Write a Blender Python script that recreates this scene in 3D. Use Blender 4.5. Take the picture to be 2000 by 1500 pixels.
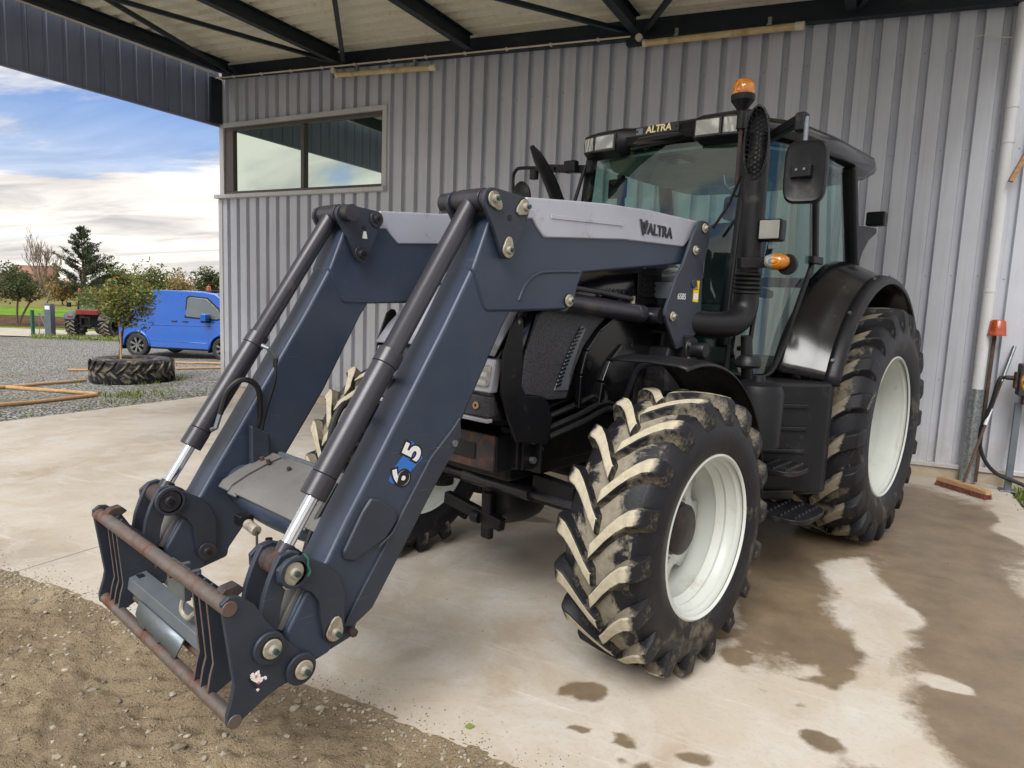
import bpy, bmesh, math, random
import numpy as np
from mathutils import Vector, Matrix, noise

for o in list(bpy.data.objects): bpy.data.objects.remove(o)
scn = bpy.context.scene
COL = scn.collection
R = math.radians
random.seed(7)

# ------------------------------------------------------------------ camera
# world axes: X along the shed wall (to the right), Y towards the wall, Z up; wall plane at Y = 8.2
cam_d = bpy.data.cameras.new('camera'); cam = bpy.data.objects.new('camera', cam_d); COL.objects.link(cam)
YAW, PITCH, ROLL = 27.4093, 7.1261, 2.1972
fw = Matrix.Rotation(R(YAW), 3, 'Z') @ Vector((0, math.cos(R(PITCH)), -math.sin(R(PITCH))))
rt0 = Matrix.Rotation(R(YAW), 3, 'Z') @ Vector((1, 0, 0)); up0 = rt0.cross(fw)
rt = rt0*math.cos(R(ROLL)) + up0*math.sin(R(ROLL)); up = up0*math.cos(R(ROLL)) - rt0*math.sin(R(ROLL))
mw = Matrix.Identity(4)
for i in range(3): mw[i][0] = rt[i]; mw[i][1] = up[i]; mw[i][2] = -fw[i]
mw[2][3] = 1.6697
cam.matrix_world = mw
cam_d.sensor_width = 36; cam_d.lens = 36*1341.7/2000; cam_d.clip_end = 2000; cam_d.clip_start = .05
scn.camera = cam

# ------------------------------------------------------------------ world: sky with broken cloud
SUN_EL, SUN_AZ = 48.0, 274.0       # azimuth: direction the light comes from, degrees counter-clockwise from +X
EXPOSURE = 2.32
SKY_STRENGTH = 0.05
world = bpy.data.worlds.new('World'); scn.world = world; world.use_nodes = True
nt = world.node_tree; N = nt.nodes; L = nt.links; N.clear()
def nd(t, **k):
    n = N.new(t)
    for a, b in k.items(): setattr(n, a, b)
    return n
def mth(op, a, b=None, c=None):
    n = nd('ShaderNodeMath', operation=op)
    for i, q in enumerate((a, b, c)):
        if q is None: continue
        if isinstance(q, (int, float)): n.inputs[i].default_value = q
        else: L.new(q, n.inputs[i])
    return n.outputs[0]
out = nd('ShaderNodeOutputWorld'); bg = nd('ShaderNodeBackground'); bg.inputs[1].default_value = SKY_STRENGTH
L.new(bg.outputs[0], out.inputs[0])
sky = nd('ShaderNodeTexSky', sky_type='NISHITA'); sky.sun_disc = False
sky.sun_elevation = R(SUN_EL); sky.sun_rotation = R(90 - SUN_AZ); sky.air_density = 1.0; sky.dust_density = .6; sky.ozone_density = 1.5
tc = nd('ShaderNodeTexCoord'); sep = nd('ShaderNodeSeparateXYZ'); L.new(tc.outputs['Generated'], sep.inputs[0])
zc = mth('MAXIMUM', sep.outputs[2], 0.0); den = mth('ADD', zc, 0.13)
cx = mth('DIVIDE', sep.outputs[0], den); cy = mth('DIVIDE', sep.outputs[1], den)
comb = nd('ShaderNodeCombineXYZ'); L.new(cx, comb.inputs[0]); L.new(cy, comb.inputs[1])
vrot = nd('ShaderNodeVectorRotate', rotation_type='Z_AXIS'); vrot.inputs['Angle'].default_value = R(-20); L.new(comb.outputs[0], vrot.inputs['Vector'])
def cloud_noise(scale, rot, stretch, detail, dist, off):
    mp = nd('ShaderNodeMapping'); mp.inputs['Rotation'].default_value = (0, 0, R(rot)); mp.inputs['Scale'].default_value = (stretch, 1, 1); mp.inputs['Location'].default_value = off
    L.new(vrot.outputs[0], mp.inputs[0])
    n = nd('ShaderNodeTexNoise'); n.inputs['Scale'].default_value = scale; n.inputs['Detail'].default_value = detail; n.inputs['Roughness'].default_value = .58; n.inputs['Distortion'].default_value = dist
    L.new(mp.outputs[0], n.inputs['Vector']); return n.outputs[0]
def ramp(fac, a, b, ca=(0, 0, 0, 1), cb=(1, 1, 1, 1), interp='EASE'):
    r = nd('ShaderNodeValToRGB'); r.color_ramp.interpolation = interp
    r.color_ramp.elements[0].position = a; r.color_ramp.elements[1].position = b
    r.color_ramp.elements[0].color = ca; r.color_ramp.elements[1].color = cb
    L.new(fac, r.inputs[0]); return r.outputs[0]
cn = cloud_noise(.85, 15, .42, 9, .6, (1.4, 4.4, 0)); cover = ramp(cn, .36, .47)
# near the horizon the layers overlap and the gaps close
hz = mth('SUBTRACT', 1.0, mth('MULTIPLY', zc, 4.0)); hz = mth('MAXIMUM', hz, 0.0)
cover = mth('MINIMUM', mth('ADD', cover, mth('MULTIPLY', hz, .9)), 1.0)
sn = cloud_noise(2.0, 15, .40, 9, .7, (7.3, 2.2, 0))
shade = nd('ShaderNodeValToRGB'); L.new(sn, shade.inputs[0]); cr = shade.color_ramp
cr.elements[0].position = .34; cr.elements[0].color = (2.6, 2.5, 2.5, 1)
cr.elements[1].position = .60; cr.elements[1].color = (5.0, 4.7, 4.3, 1)
blue = nd('ShaderNodeMix', data_type='RGBA', blend_type='MULTIPLY'); blue.inputs['Factor'].default_value = 1; blue.inputs['B'].default_value = (.27, .40, .60, 1); L.new(sky.outputs[0], blue.inputs['A'])
mix = nd('ShaderNodeMix', data_type='RGBA'); L.new(cover, mix.inputs['Factor']); L.new(blue.outputs['Result'], mix.inputs['A']); L.new(shade.outputs[0], mix.inputs['B'])
L.new(mix.outputs['Result'], bg.inputs[0])

# ------------------------------------------------------------------ sun behind thin cloud
sd = bpy.data.lights.new('sun', 'SUN'); so = bpy.data.objects.new('sun', sd); COL.objects.link(so)
sd.energy = .8; sd.angle = R(36); sd.color = (1, .98, .95)
sdir = Vector((math.cos(R(SUN_AZ))*math.cos(R(SUN_EL)), math.sin(R(SUN_AZ))*math.cos(R(SUN_EL)), math.sin(R(SUN_EL))))
so.rotation_euler = sdir.to_track_quat('Z', 'Y').to_euler(); so.location = (-20, -10, 20)

vs = scn.view_settings; vs.view_transform = 'Standard'; vs.look = 'None'; vs.gamma = 1; vs.exposure = EXPOSURE; vs.use_curve_mapping = False

# ------------------------------------------------------------------ helpers
def tag(o, label=None, cat=None, group=None, kind=None):
    if label: o['label'] = label
    if cat: o['category'] = cat
    if group: o['group'] = group
    if kind: o['kind'] = kind
    return o
def empty(name, loc=(0, 0, 0), rz=0, parent=None):
    o = bpy.data.objects.new(name, None); COL.objects.link(o); o.location = loc; o.rotation_euler = (0, 0, rz); o.parent = parent
    o.empty_display_size = .1
    return o
def frame_of(d):
    d = Vector(d).normalized(); a = Vector((0, 0, 1)) if abs(d.z) < .9 else Vector((1, 0, 0))
    u = d.cross(a).normalized(); return u, d.cross(u).normalized(), d
class MB:
    def __init__(s): s.v = []; s.f = []; s.m = []
    def add(s, vs, fs, mi=0):
        o = len(s.v); s.v += [tuple(q) for q in vs]; s.f += [[o+i for i in f] for f in fs]; s.m += [mi]*len(fs); return s
    def box(s, x0, x1, y0, y1, z0, z1, mi=0):
        return s.add([(x0,y0,z0),(x1,y0,z0),(x1,y1,z0),(x0,y1,z0),(x0,y0,z1),(x1,y0,z1),(x1,y1,z1),(x0,y1,z1)],
                     [(0,3,2,1),(4,5,6,7),(0,1,5,4),(1,2,6,5),(2,3,7,6),(3,0,4,7)], mi)
    def bar(s, p0, p1, w, h, mi=0, roll=0, upv=None):
        p0 = Vector(p0); p1 = Vector(p1); d = (p1-p0).normalized()
        a = Vector(upv) if upv else (Vector((0,0,1)) if abs(d.z) < .95 else Vector((1,0,0)))
        u = d.cross(a).normalized(); v = u.cross(d).normalized()
        if roll: q = Matrix.Rotation(roll, 3, d); u = q@u; v = q@v
        c = []
        for p in (p0, p1):
            for a, b in ((-1,-1),(1,-1),(1,1),(-1,1)): c.append(p+u*a*w/2+v*b*h/2)
        return s.add(c, [(3,2,1,0),(4,5,6,7),(0,1,5,4),(1,2,6,5),(2,3,7,6),(3,0,4,7)], mi)
    def prism(s, poly, y0, y1, mi=0, ax='Y'):
        def P(a, b, c): return {'Y': (a, c, b), 'X': (c, a, b), 'Z': (a, b, c)}[ax]
        n = len(poly)
        return s.add([P(a, b, y0) for a, b in poly]+[P(a, b, y1) for a, b in poly],
                     [list(range(n))[::-1], list(range(n, 2*n))]+[(i, (i+1) % n, n+(i+1) % n, n+i) for i in range(n)], mi)
    def cyl(s, p0, p1, r0, r1=None, n=20, mi=0, caps=True):
        r1 = r0 if r1 is None else r1
        p0 = Vector(p0); p1 = Vector(p1); u, v, d = frame_of(p1-p0); c = []
        for p, r in ((p0, r0), (p1, r1)):
            for i in range(n):
                t = 2*math.pi*i/n; c.append(p+(u*math.cos(t)+v*math.sin(t))*r)
        f = [(i, (i+1) % n, n+(i+1) % n, n+i) for i in range(n)]
        if caps: f += [list(range(n))[::-1], list(range(n, 2*n))]
        return s.add(c, f, mi)
    def tube(s, pts, r, n=10, mi=0, caps=True):
        pts = [Vector(p) for p in pts]; rs = list(r) if isinstance(r, (list, tuple)) else [r]*len(pts)
        if n >= 8 and len(pts) >= 4:                                  # bends follow a Catmull-Rom curve
            P = [pts[0]*2-pts[1]]+pts+[pts[-1]*2-pts[-2]]; q = []; rq = []
            for i in range(1, len(P)-2):
                for k in range(5):
                    t = k/5; a, b, c_, d_ = P[i-1], P[i], P[i+1], P[i+2]
                    q.append(.5*(2*b+(c_-a)*t+(2*a-5*b+4*c_-d_)*t*t+(3*b-a-3*c_+d_)*t**3)); rq.append(rs[i-1]+(rs[i]-rs[i-1])*t)
            pts = q+[pts[-1]]; rs = rq+[rs[-1]]
        u = None; c = []
        for i, p in enumerate(pts):
            d = (pts[min(i+1, len(pts)-1)]-pts[max(i-1, 0)]).normalized()
            if u is None: u = frame_of(d)[0]
            u = (u-d*u.dot(d)).normalized(); v = d.cross(u)
            for k in range(n):
                t = 2*math.pi*k/n; c.append(p+(u*math.cos(t)+v*math.sin(t))*rs[i])
        f = []
        for i in range(len(pts)-1):
            for k in range(n): f.append((i*n+k, i*n+(k+1) % n, (i+1)*n+(k+1) % n, (i+1)*n+k))
        if caps: f += [list(range(n))[::-1], [(len(pts)-1)*n+k for k in range(n)]]
        return s.add(c, f, mi)
    def lathe(s, prof, n=32, origin=(0,0,0), axis='Y', mi=0, close=False):
        o = Vector(origin); c = []
        for i in range(n):
            t = 2*math.pi*i/n; ca, sa = math.cos(t), math.sin(t)
            for r, h in prof:
                c.append(o+Vector({'Y': (r*ca, h, r*sa), 'Z': (r*ca, r*sa, h), 'X': (h, r*ca, r*sa)}[axis]))
        m = len(prof); f = []
        for i in range(n):
            j = (i+1) % n
            for k in range(m-1+(1 if close else 0)):
                k2 = (k+1) % m; f.append((i*m+k, j*m+k, j*m+k2, i*m+k2))
        return s.add(c, f, mi)
    def build(s, name, mat, parent=None, bevel=0, seg=2, smooth=True, angle=35, recalc=True, loc=None, rot=None):
        me = bpy.data.meshes.new(name); me.from_pydata(s.v, [], s.f); me.update()
        mats = mat if isinstance(mat, (list, tuple)) else [mat]
        for q in mats: me.materials.append(q)
        if len(mats) > 1: me.polygons.foreach_set('material_index', s.m)
        if recalc:
            bm = bmesh.new(); bm.from_mesh(me); bmesh.ops.remove_doubles(bm, verts=bm.verts, dist=1e-6); bmesh.ops.recalc_face_normals(bm, faces=bm.faces); bm.to_mesh(me); bm.free()
        if smooth:
            me.polygons.foreach_set('use_smooth', [True]*len(me.polygons)); me.set_sharp_from_angle(angle=R(angle))
        o = bpy.data.objects.new(name, me); COL.objects.link(o); o.parent = parent
        if loc: o.location = loc
        if rot: o.rotation_euler = rot
        if bevel:
            b = o.modifiers.new('bevel', 'BEVEL'); b.width = bevel; b.segments = seg; b.limit_method = 'ANGLE'; b.angle_limit = R(35); b.harden_normals = True; b.use_clamp_overlap = True
        return o
def dup(o, parent=None, loc=None, rot=None, scale=None):
    c = o.copy(); COL.objects.link(c); c.parent = parent
    if loc is not None: c.location = loc
    if rot is not None: c.rotation_euler = rot
    if scale is not None: c.scale = scale
    return c
def mirror_tree(o, parent):
    "copy of a part and its sub-parts, mirrored across the tractor's centre plane (mesh data mirrored)"
    c = o.copy(); COL.objects.link(c); c.parent = parent
    if o.data:
        me = o.data.copy(); me.transform(Matrix.Diagonal((1, -1, 1, 1))); me.flip_normals(); c.data = me
    c.location = (o.location.x, -o.location.y, o.location.z)
    for ch in list(o.children): mirror_tree(ch, c)
    return c
def srgb(r, g, b):
    f = lambda c: (c/255/12.92 if c/255 <= .04045 else ((c/255+.055)/1.055)**2.4)
    return (f(r), f(g), f(b), 1)
# ------------------------------------------------------------------ materials
class MT:
    def __init__(s, name):
        s.m = bpy.data.materials.new(name); s.m.use_nodes = True; s.nt = s.m.node_tree; s.N = s.nt.nodes; s.L = s.nt.links
        s.bsdf = s.N['Principled BSDF']; s.out = s.N['Material Output']; s.co = s.N.new('ShaderNodeTexCoord').outputs['Object']
    def val(s, x, sock):
        if hasattr(x, 'default_value') and hasattr(x, 'links'): s.L.new(x, sock)
        else: sock.default_value = x
    def noise(s, scale, detail=4, rough=.55, dist=0, vec=None, w=None):
        n = s.N.new('ShaderNodeTexNoise'); n.inputs['Scale'].default_value = scale; n.inputs['Detail'].default_value = detail; n.inputs['Roughness'].default_value = rough; n.inputs['Distortion'].default_value = dist
        s.L.new(vec or s.co, n.inputs['Vector']); return n.outputs[0]
    def voro(s, scale, feat='F1', out='Distance', vec=None):
        n = s.N.new('ShaderNodeTexVoronoi'); n.feature = feat; n.inputs['Scale'].default_value = scale; s.L.new(vec or s.co, n.inputs['Vector']); return n.outputs[out]
    def mapping(s, sc=(1,1,1), rot=(0,0,0), loc=(0,0,0)):
        n = s.N.new('ShaderNodeMapping'); n.inputs['Scale'].default_value = sc; n.inputs['Rotation'].default_value = rot; n.inputs['Location'].default_value = loc; s.L.new(s.co, n.inputs[0]); return n.outputs[0]
    def ramp(s, fac, a, b, ca=(0,0,0,1), cb=(1,1,1,1)):
        r = s.N.new('ShaderNodeValToRGB'); e = r.color_ramp.elements; e[0].position = a; e[1].position = b; e[0].color = ca; e[1].color = cb; s.L.new(fac, r.inputs[0]); return r.outputs[0]
    def mix(s, fac, a, b, blend='MIX'):
        n = s.N.new('ShaderNodeMix'); n.data_type = 'RGBA'; n.blend_type = blend
        s.val(fac, n.inputs['Factor']); s.val(a, n.inputs['A']); s.val(b, n.inputs['B']); return n.outputs['Result']
    def math(s, op, a, b=0.0):
        n = s.N.new('ShaderNodeMath'); n.operation = op; s.val(a, n.inputs[0]); s.val(b, n.inputs[1]); return n.outputs[0]
    def attr(s, name):
        n = s.N.new('ShaderNodeAttribute'); n.attribute_name = name; return n.outputs['Fac']
    def bump(s, h, strength=.3, dist=.01, prev=None):
        n = s.N.new('ShaderNodeBump'); n.inputs['Strength'].default_value = strength; n.inputs['Distance'].default_value = dist; s.L.new(h, n.inputs['Height'])
        if prev: s.L.new(prev, n.inputs['Normal'])
        s.L.new(n.outputs[0], s.bsdf.inputs['Normal']); return n.outputs[0]
    def set(s, **k):
        nm = {'col': 'Base Color', 'rough': 'Roughness', 'metal': 'Metallic', 'coat': 'Coat Weight', 'coatr': 'Coat Roughness', 'spec': 'Specular IOR Level', 'trans': 'Transmission Weight', 'emit': 'Emission Color', 'emits': 'Emission Strength', 'alpha': 'Alpha', 'sss': 'Subsurface Weight'}
        for a, b in k.items(): s.val(b, s.bsdf.inputs[nm[a]])
        return s
def pm(name, col, rough=.5, metal=0, var=.18, scale=5, bump=0, bscale=60, dirt=None, damt=.5, dscale=3, coat=0, spec=.5, fine=True):
    "painted / metal / plastic surface with mottling, uneven gloss and optional dirt"
    m = MT(name); c = col if len(col) == 4 else (*col, 1)
    n1 = m.noise(scale, 5, .6)
    lo = tuple(q*(1-var) for q in c[:3])+(1,); hi = tuple(min(1, q*(1+var)) for q in c[:3])+(1,)
    colr = m.ramp(n1, .3, .7, lo, hi)
    rr = m.noise(scale*3.1, 4, .65)
    r2 = m.math('ADD', m.math('MULTIPLY', rr, rough*.6), rough*.7)
    if dirt:
        dn = m.noise(dscale, 8, .68, .3); k = m.ramp(dn, .62-damt*.3, .78-damt*.15)
        colr = m.mix(k, colr, dirt if len(dirt) == 4 else (*dirt, 1)); r2 = m.math('MAXIMUM', r2, m.math('MULTIPLY', k, .8))
    m.set(col=colr, rough=r2, metal=metal, coat=coat, spec=spec)
    if bump: m.bump(m.noise(bscale, 4, .6), bump, .004)
    return m.m
DUST = srgb(150, 138, 118)
M = {}
def worn_paint(name, col, rough=.4):
    "machinery enamel: faint mottling, dust film, hairline scratches and a few rusty chips"
    m = MT(name); n = m.noise(3.5, 5, .6); c = m.ramp(n, .3, .7, tuple(q*.88 for q in col[:3])+(1,), tuple(q*1.14 for q in col[:3])+(1,))
    dust = m.ramp(m.noise(2.2, 7, .7, .4), .42, .80); c = m.mix(m.math('MULTIPLY', dust, .10), c, srgb(128, 126, 122))
    for rot, k in ((.5, .32), (-.9, .22), (1.7, .16)):
        s1 = m.noise(9, 2, .5, 0, vec=m.mapping((.6, .6, 26), (.3, rot, .2))); gate = m.ramp(m.noise(3.3+rot, 3), .50, .62); c = m.mix(m.math('MULTIPLY', m.math('MULTIPLY', m.ramp(s1, .705, .74), gate), k), c, srgb(150, 152, 156))
    chip = m.ramp(m.noise(38, 4, .7), .715, .735); c = m.mix(m.math('MULTIPLY', chip, .8), c, srgb(104, 70, 52))
    r = m.math('ADD', rough*.75, m.math('MULTIPLY', m.noise(7, 5, .65), rough*.5)); r = m.math('ADD', r, m.math('MULTIPLY', dust, .16))
    m.set(col=c, rough=r, metal=.1, spec=.5); m.bump(m.noise(1.6, 4), .10, .02); return m.m
M['paint'] = worn_paint('slate_blue_paint', srgb(47, 58, 77))
M['paint_dark'] = worn_paint('dark_slate_paint', srgb(43, 50, 63), .46)
M['black_gloss'] = pm('gloss_black_paint', srgb(13, 13, 17), .20, 0, .2, 3, 0, 60, srgb(60, 56, 52), .1, 6, coat=.22)
M['black_gloss'].node_tree.nodes['Principled BSDF'].inputs['Coat Roughness'].default_value = .10
M['black'] = pm('black_plastic', srgb(20, 20, 24), .42, 0, .2, 6, .1, 160, srgb(70, 66, 60), .08, 6, spec=.32)
M['chassis'] = pm('chassis_black', srgb(18, 18, 22), .5, .1, .3, 6, .1, 60, srgb(70, 58, 46), .25, 5, spec=.35)
M['tube_black'] = pm('cylinder_black_paint', srgb(48, 47, 55), .32, .15, .12, 6, .03, 90, srgb(90, 84, 78), .15, 7, spec=.6)
M['silver'] = pm('silver_paint', srgb(176, 178, 190), .36, .35, .06, 4, .02, 100, srgb(120, 112, 104), .16, 6)
M['steel'] = pm('bare_galvanised', srgb(122, 130, 136), .4, .7, .2, 9, .05, 60, srgb(104, 80, 62), .25, 8)
M['grey_plate'] = pm('grey_steel_plate', srgb(112, 120, 128), .42, .45, .14, 6, .05, 90, srgb(92, 78, 66), .22, 6)
M['light_plate'] = pm('pale_grey_plate', srgb(112, 111, 110), .5, .2, .1, 5, .04, 80, srgb(96, 92, 86), .2, 7)
M['rusty_bar'] = pm('worn_rusty_bar', srgb(112, 104, 100), .45, .4, .25, 9, .12, 80, srgb(98, 62, 44), .62, 9)
M['rust'] = pm('rusty_paint', srgb(56, 50, 52), .65, .1, .3, 9, .25, 70, srgb(118, 76, 50), .45, 8)
M['hub'] = pm('rusty_hub', srgb(34, 30, 30), .45, .2, .3, 8, .2, 60, srgb(84, 56, 40), .30, 10)
M['chrome'] = pm('chrome_rod', srgb(215, 218, 225), .12, 1.0, .03, 6)
M['pin'] = pm('zinc_pin', srgb(164, 160, 146), .5, .25, .12, 20, .15, 120, srgb(104, 84, 62), .4, 22)
M['nut'] = pm('green_zinc_nut', srgb(60, 84, 84), .4, .6, .3, 30)
M['rim'] = pm('cream_white_rim_paint', srgb(200, 204, 199), .35, 0, .05, 4, .02, 60, srgb(176, 172, 158), .12, 5, spec=.5)
M['hose'] = pm('hydraulic_hose', srgb(22, 22, 24), .5, 0, .2, 12, .2, 200)
def glass(name, tint, refl=.12, rough=0.0, dark=None):
    "thin glass: clear tinted body with a mirror layer that grows at grazing angles"
    m = MT(name); N = m.N; L = m.L
    tr = N.new('ShaderNodeBsdfTransparent'); tr.inputs[0].default_value = tint
    gl = N.new('ShaderNodeBsdfGlossy'); gl.inputs['Roughness'].default_value = rough; gl.inputs[0].default_value = (.95, 1, .97, 1)
    lw = N.new('ShaderNodeLayerWeight'); lw.inputs[0].default_value = .25
    f = m.math('ADD', m.math('MULTIPLY', lw.outputs['Fresnel'], .7), refl)
    mx = N.new('ShaderNodeMixShader'); L.new(f, mx.inputs[0]); L.new(tr.outputs[0], mx.inputs[1]); L.new(gl.outputs[0], mx.inputs[2]); L.new(mx.outputs[0], m.out.inputs[0])
    return m.m
M['cab_glass'] = glass('tinted_cab_glass', (.62, .82, .77, 1), .05)
m = MT('reflective_window_glass'); gl = m.N.new('ShaderNodeBsdfGlossy'); gl.inputs[0].default_value = (.80, .92, .84, 1); gl.inputs['Roughness'].default_value = .02
m.set(col=(.012, .03, .02, 1), rough=.1); mx = m.N.new('ShaderNodeMixShader'); mx.inputs[0].default_value = .62
m.L.new(m.bsdf.outputs[0], mx.inputs[1]); m.L.new(gl.outputs[0], mx.inputs[2]); m.L.new(mx.outputs[0], m.out.inputs[0]); M['window_glass'] = m.m
def lens(name, col, rough=.15, scale=90, strength=.5):
    m = MT(name); w = m.N.new('ShaderNodeTexWave'); w.inputs['Scale'].default_value = scale; m.L.new(m.co, w.inputs['Vector']); cl = m.ramp(w.outputs['Fac'], .2, .8, tuple(q*.45 for q in col[:3])+(1,), col); cl = m.mix(m.ramp(m.noise(14, 3), .42, .62), cl, tuple(q*.5 for q in col[:3])+(1,)); m.set(col=cl, rough=rough, coat=.6, spec=.7)
    m.bump(w.outputs['Fac'], strength, .002); return m.m
M['lamp_lens'] = lens('clear_lamp_lens', srgb(192, 192, 184), .12, 40)
M['amber'] = lens('amber_lens', srgb(250, 152, 24), .15, 50, .4)
M['orange_lens'] = lens('orange_lens', srgb(214, 84, 26), .25, 30, .3)
M['mirror_back'] = M['black']
M['headliner'] = pm('grey_green_headliner', srgb(128, 142, 134), .8, 0, .15, 4)
M['cab_trim'] = pm('dark_cab_trim', srgb(40, 44, 44), .6, 0, .2, 5)
M['seat'] = pm('dark_seat_cloth', srgb(38, 40, 44), .85, 0, .25, 8)
M['mesh_panel'] = None
m = MT('perforated_hood_panel'); v = m.voro(150); k = m.ramp(v, .25, .5, srgb(18, 18, 20), srgb(70, 70, 76)); m.set(col=k, rough=.5, metal=.1); m.bump(v, .4, .002); M['mesh_panel'] = m.m
# rubber
def rubber(name, mud, amt, col=srgb(25, 25, 30), scale=7, rough=.5, centre=0, edge=0):
    m = MT(name); n = m.noise(scale, 9, .72, .4); n2 = m.noise(3, 3)
    base = m.ramp(m.noise(9, 5, .6), .3, .7, tuple(q*.7 for q in col[:3])+(1,), tuple(q*1.4 for q in col[:3])+(1,))
    nn = m.math('ADD', n, m.math('MULTIPLY', n2, .35))
    if centre:                                                        # mud packs along the middle of the tread
        sx = m.N.new('ShaderNodeSeparateXYZ'); m.L.new(m.co, sx.inputs[0]); nn = m.math('ADD', nn, m.math('MULTIPLY', m.math('MAXIMUM', m.math('SUBTRACT', 1.0, m.math('DIVIDE', m.math('ABSOLUTE', sx.outputs[1]), centre)), 0.0), .34))
    if edge:                                                          # the shoulders wear clean
        sx = m.N.new('ShaderNodeSeparateXYZ'); m.L.new(m.co, sx.inputs[0]); nn = m.math('SUBTRACT', nn, m.math('MULTIPLY', m.math('MAXIMUM', m.math('SUBTRACT', m.math('ABSOLUTE', sx.outputs[1]), edge), 0.0), 9.0))
    k = m.ramp(nn, .86-amt*.45, .96-amt*.40)
    mudc = m.ramp(m.noise(26, 6, .7), .3, .7, tuple(q*.72 for q in mud[:3])+(1,), tuple(min(1, q*1.1) for q in mud[:3])+(1,))
    m.set(col=m.mix(k, base, mudc), rough=m.math('MAXIMUM', rough, m.math('MULTIPLY', k, .92)), spec=.28)
    m.bump(m.math('ADD', m.noise(70, 6, .7), m.math('MULTIPLY', k, 1.2)), .35, .006); return m.m
MUD = srgb(182, 173, 152)
M['sidewall'] = rubber('tyre_sidewall_rubber', srgb(104, 96, 84), .28, scale=5, rough=.42)
M['tread'] = rubber('muddy_tread_rubber', srgb(138, 131, 116), .38, scale=10, centre=.11)
M['tread_clean'] = rubber('tread_rubber', srgb(120, 112, 98), .38, scale=6)
M['lug_top'] = rubber('mud_caked_lug_top', MUD, 1.42, scale=9, edge=.135)
M['lug_top_worn'] = rubber('dusty_lug_top', srgb(132, 123, 108), .72, scale=9, edge=.18)
# concrete: dry tan slab with damp stains given by the mesh attribute "damp"
m = MT('stained_concrete'); co = m.co
big = m.noise(.55, 6, .6, .4); mid = m.noise(2.6, 7, .66, .5); fin = m.noise(42, 6, .7); grit = m.noise(190, 3, .6)
c0 = m.ramp(big, .3, .72, srgb(160, 150, 136), srgb(196, 187, 174))
c0 = m.mix(m.ramp(mid, .45, .72), c0, srgb(190, 187, 182)); c0 = m.mix(m.math('MULTIPLY', m.ramp(m.noise(1.3, 8, .7, .8), .53, .72), .55), c0, srgb(156, 132, 104))
c0 = m.mix(m.math('MULTIPLY', m.ramp(fin, .52, .75), .35), c0, srgb(140, 126, 104)); c0 = m.mix(m.math('MULTIPLY', m.ramp(m.noise(9, 8, .75, .3), .66, .72), .7), c0, srgb(118, 96, 68))
sc = m.noise(5, 8, .7, 0, vec=m.mapping((.25, 3.2, 1), (0, 0, R(35)))); c0 = m.mix(m.math('MULTIPLY', m.ramp(sc, .58, .68), .5), c0, srgb(206, 198, 184))
speck = m.ramp(m.voro(16), .03, .055, (1, 1, 1, 1), (0, 0, 0, 1)); c0 = m.mix(m.math('MULTIPLY', m.math('MULTIPLY', speck, .6), m.ramp(m.noise(1.1, 2), .54, .62)), c0, srgb(84, 66, 44))
dm = m.attr('damp'); edge = m.math('ADD', dm, m.math('MULTIPLY', m.math('SUBTRACT', m.noise(8, 10, .78), .5), .95)); wet = m.ramp(edge, .36, .64)
wetc = m.ramp(m.noise(3.2, 7, .68), .3, .72, srgb(90, 76, 58), srgb(128, 110, 86)); wetc = m.mix(m.math('MULTIPLY', m.ramp(fin, .5, .7), .3), wetc, srgb(78, 66, 50))
m.set(col=m.mix(m.math('MULTIPLY', wet, .92), c0, wetc), rough=m.math('SUBTRACT', m.math('ADD', .72, m.math('MULTIPLY', mid, .2)), m.math('MULTIPLY', wet, .38)), spec=.4)
b1 = m.bump(fin, .12, .004); m.bump(grit, .12, .002, b1); M['concrete'] = m.m
# sandy dirt
m = MT('sandy_dirt'); n1 = m.noise(2.2, 8, .65, .4); n2 = m.noise(24, 7, .7); n3 = m.noise(140, 4, .65)
c = m.ramp(n1, .3, .72, srgb(116, 102, 82), srgb(184, 166, 138)); c = m.mix(m.ramp(n2, .42, .68), c, srgb(152, 136, 112)); c = m.mix(m.math('MULTIPLY', m.ramp(n3, .5, .7), .5), c, srgb(92, 76, 56))
st = m.ramp(m.voro(55), .12, .3, (1, 1, 1, 1), (0, 0, 0, 1)); c = m.mix(m.math('MULTIPLY', st, m.ramp(m.noise(12, 3), .56, .64)), c, srgb(150, 146, 138))
m.set(col=c, rough=.92, spec=.25); b1 = m.bump(n2, .8, .03); m.bump(m.math('ADD', n3, m.math('MULTIPLY', st, .6)), .9, .012, b1); M['dirt'] = m.m
# gravel yard
m = MT('grey_gravel'); v = m.voro(26, out='Color'); vd = m.voro(26); sepc = m.N.new('ShaderNodeSeparateColor'); m.L.new(v, sepc.inputs[0])
c = m.ramp(sepc.outputs[0], 0, 1, srgb(120, 122, 122), srgb(190, 190, 186)); big = m.noise(.25, 7, .65, .5)
c = m.mix(m.math('MULTIPLY', m.ramp(big, .45, .66), .75), c, srgb(150, 140, 122)); c = m.mix(m.math('MULTIPLY', m.ramp(m.noise(.7, 8, .7), .57, .68), .7), c, srgb(104, 104, 72))
c = m.mix(m.ramp(vd, .32, .62), c, srgb(72, 72, 70)); m.set(col=c, rough=.9, spec=.3); m.bump(vd, .8, .02); M['gravel'] = m.m
m = MT('pale_road_gravel'); m.set(col=m.ramp(m.noise(3, 8, .7), .3, .7, srgb(150, 144, 132), srgb(186, 180, 166)), rough=.95); M['road'] = m.m
m = MT('meadow_grass'); c = m.ramp(m.noise(.6, 8, .7), .3, .7, srgb(70, 112, 30), srgb(126, 160, 52)); m.set(col=c, rough=.95, spec=.15); m.bump(m.noise(9, 6, .7), .8, .1); M['grass'] = m.m
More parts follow.
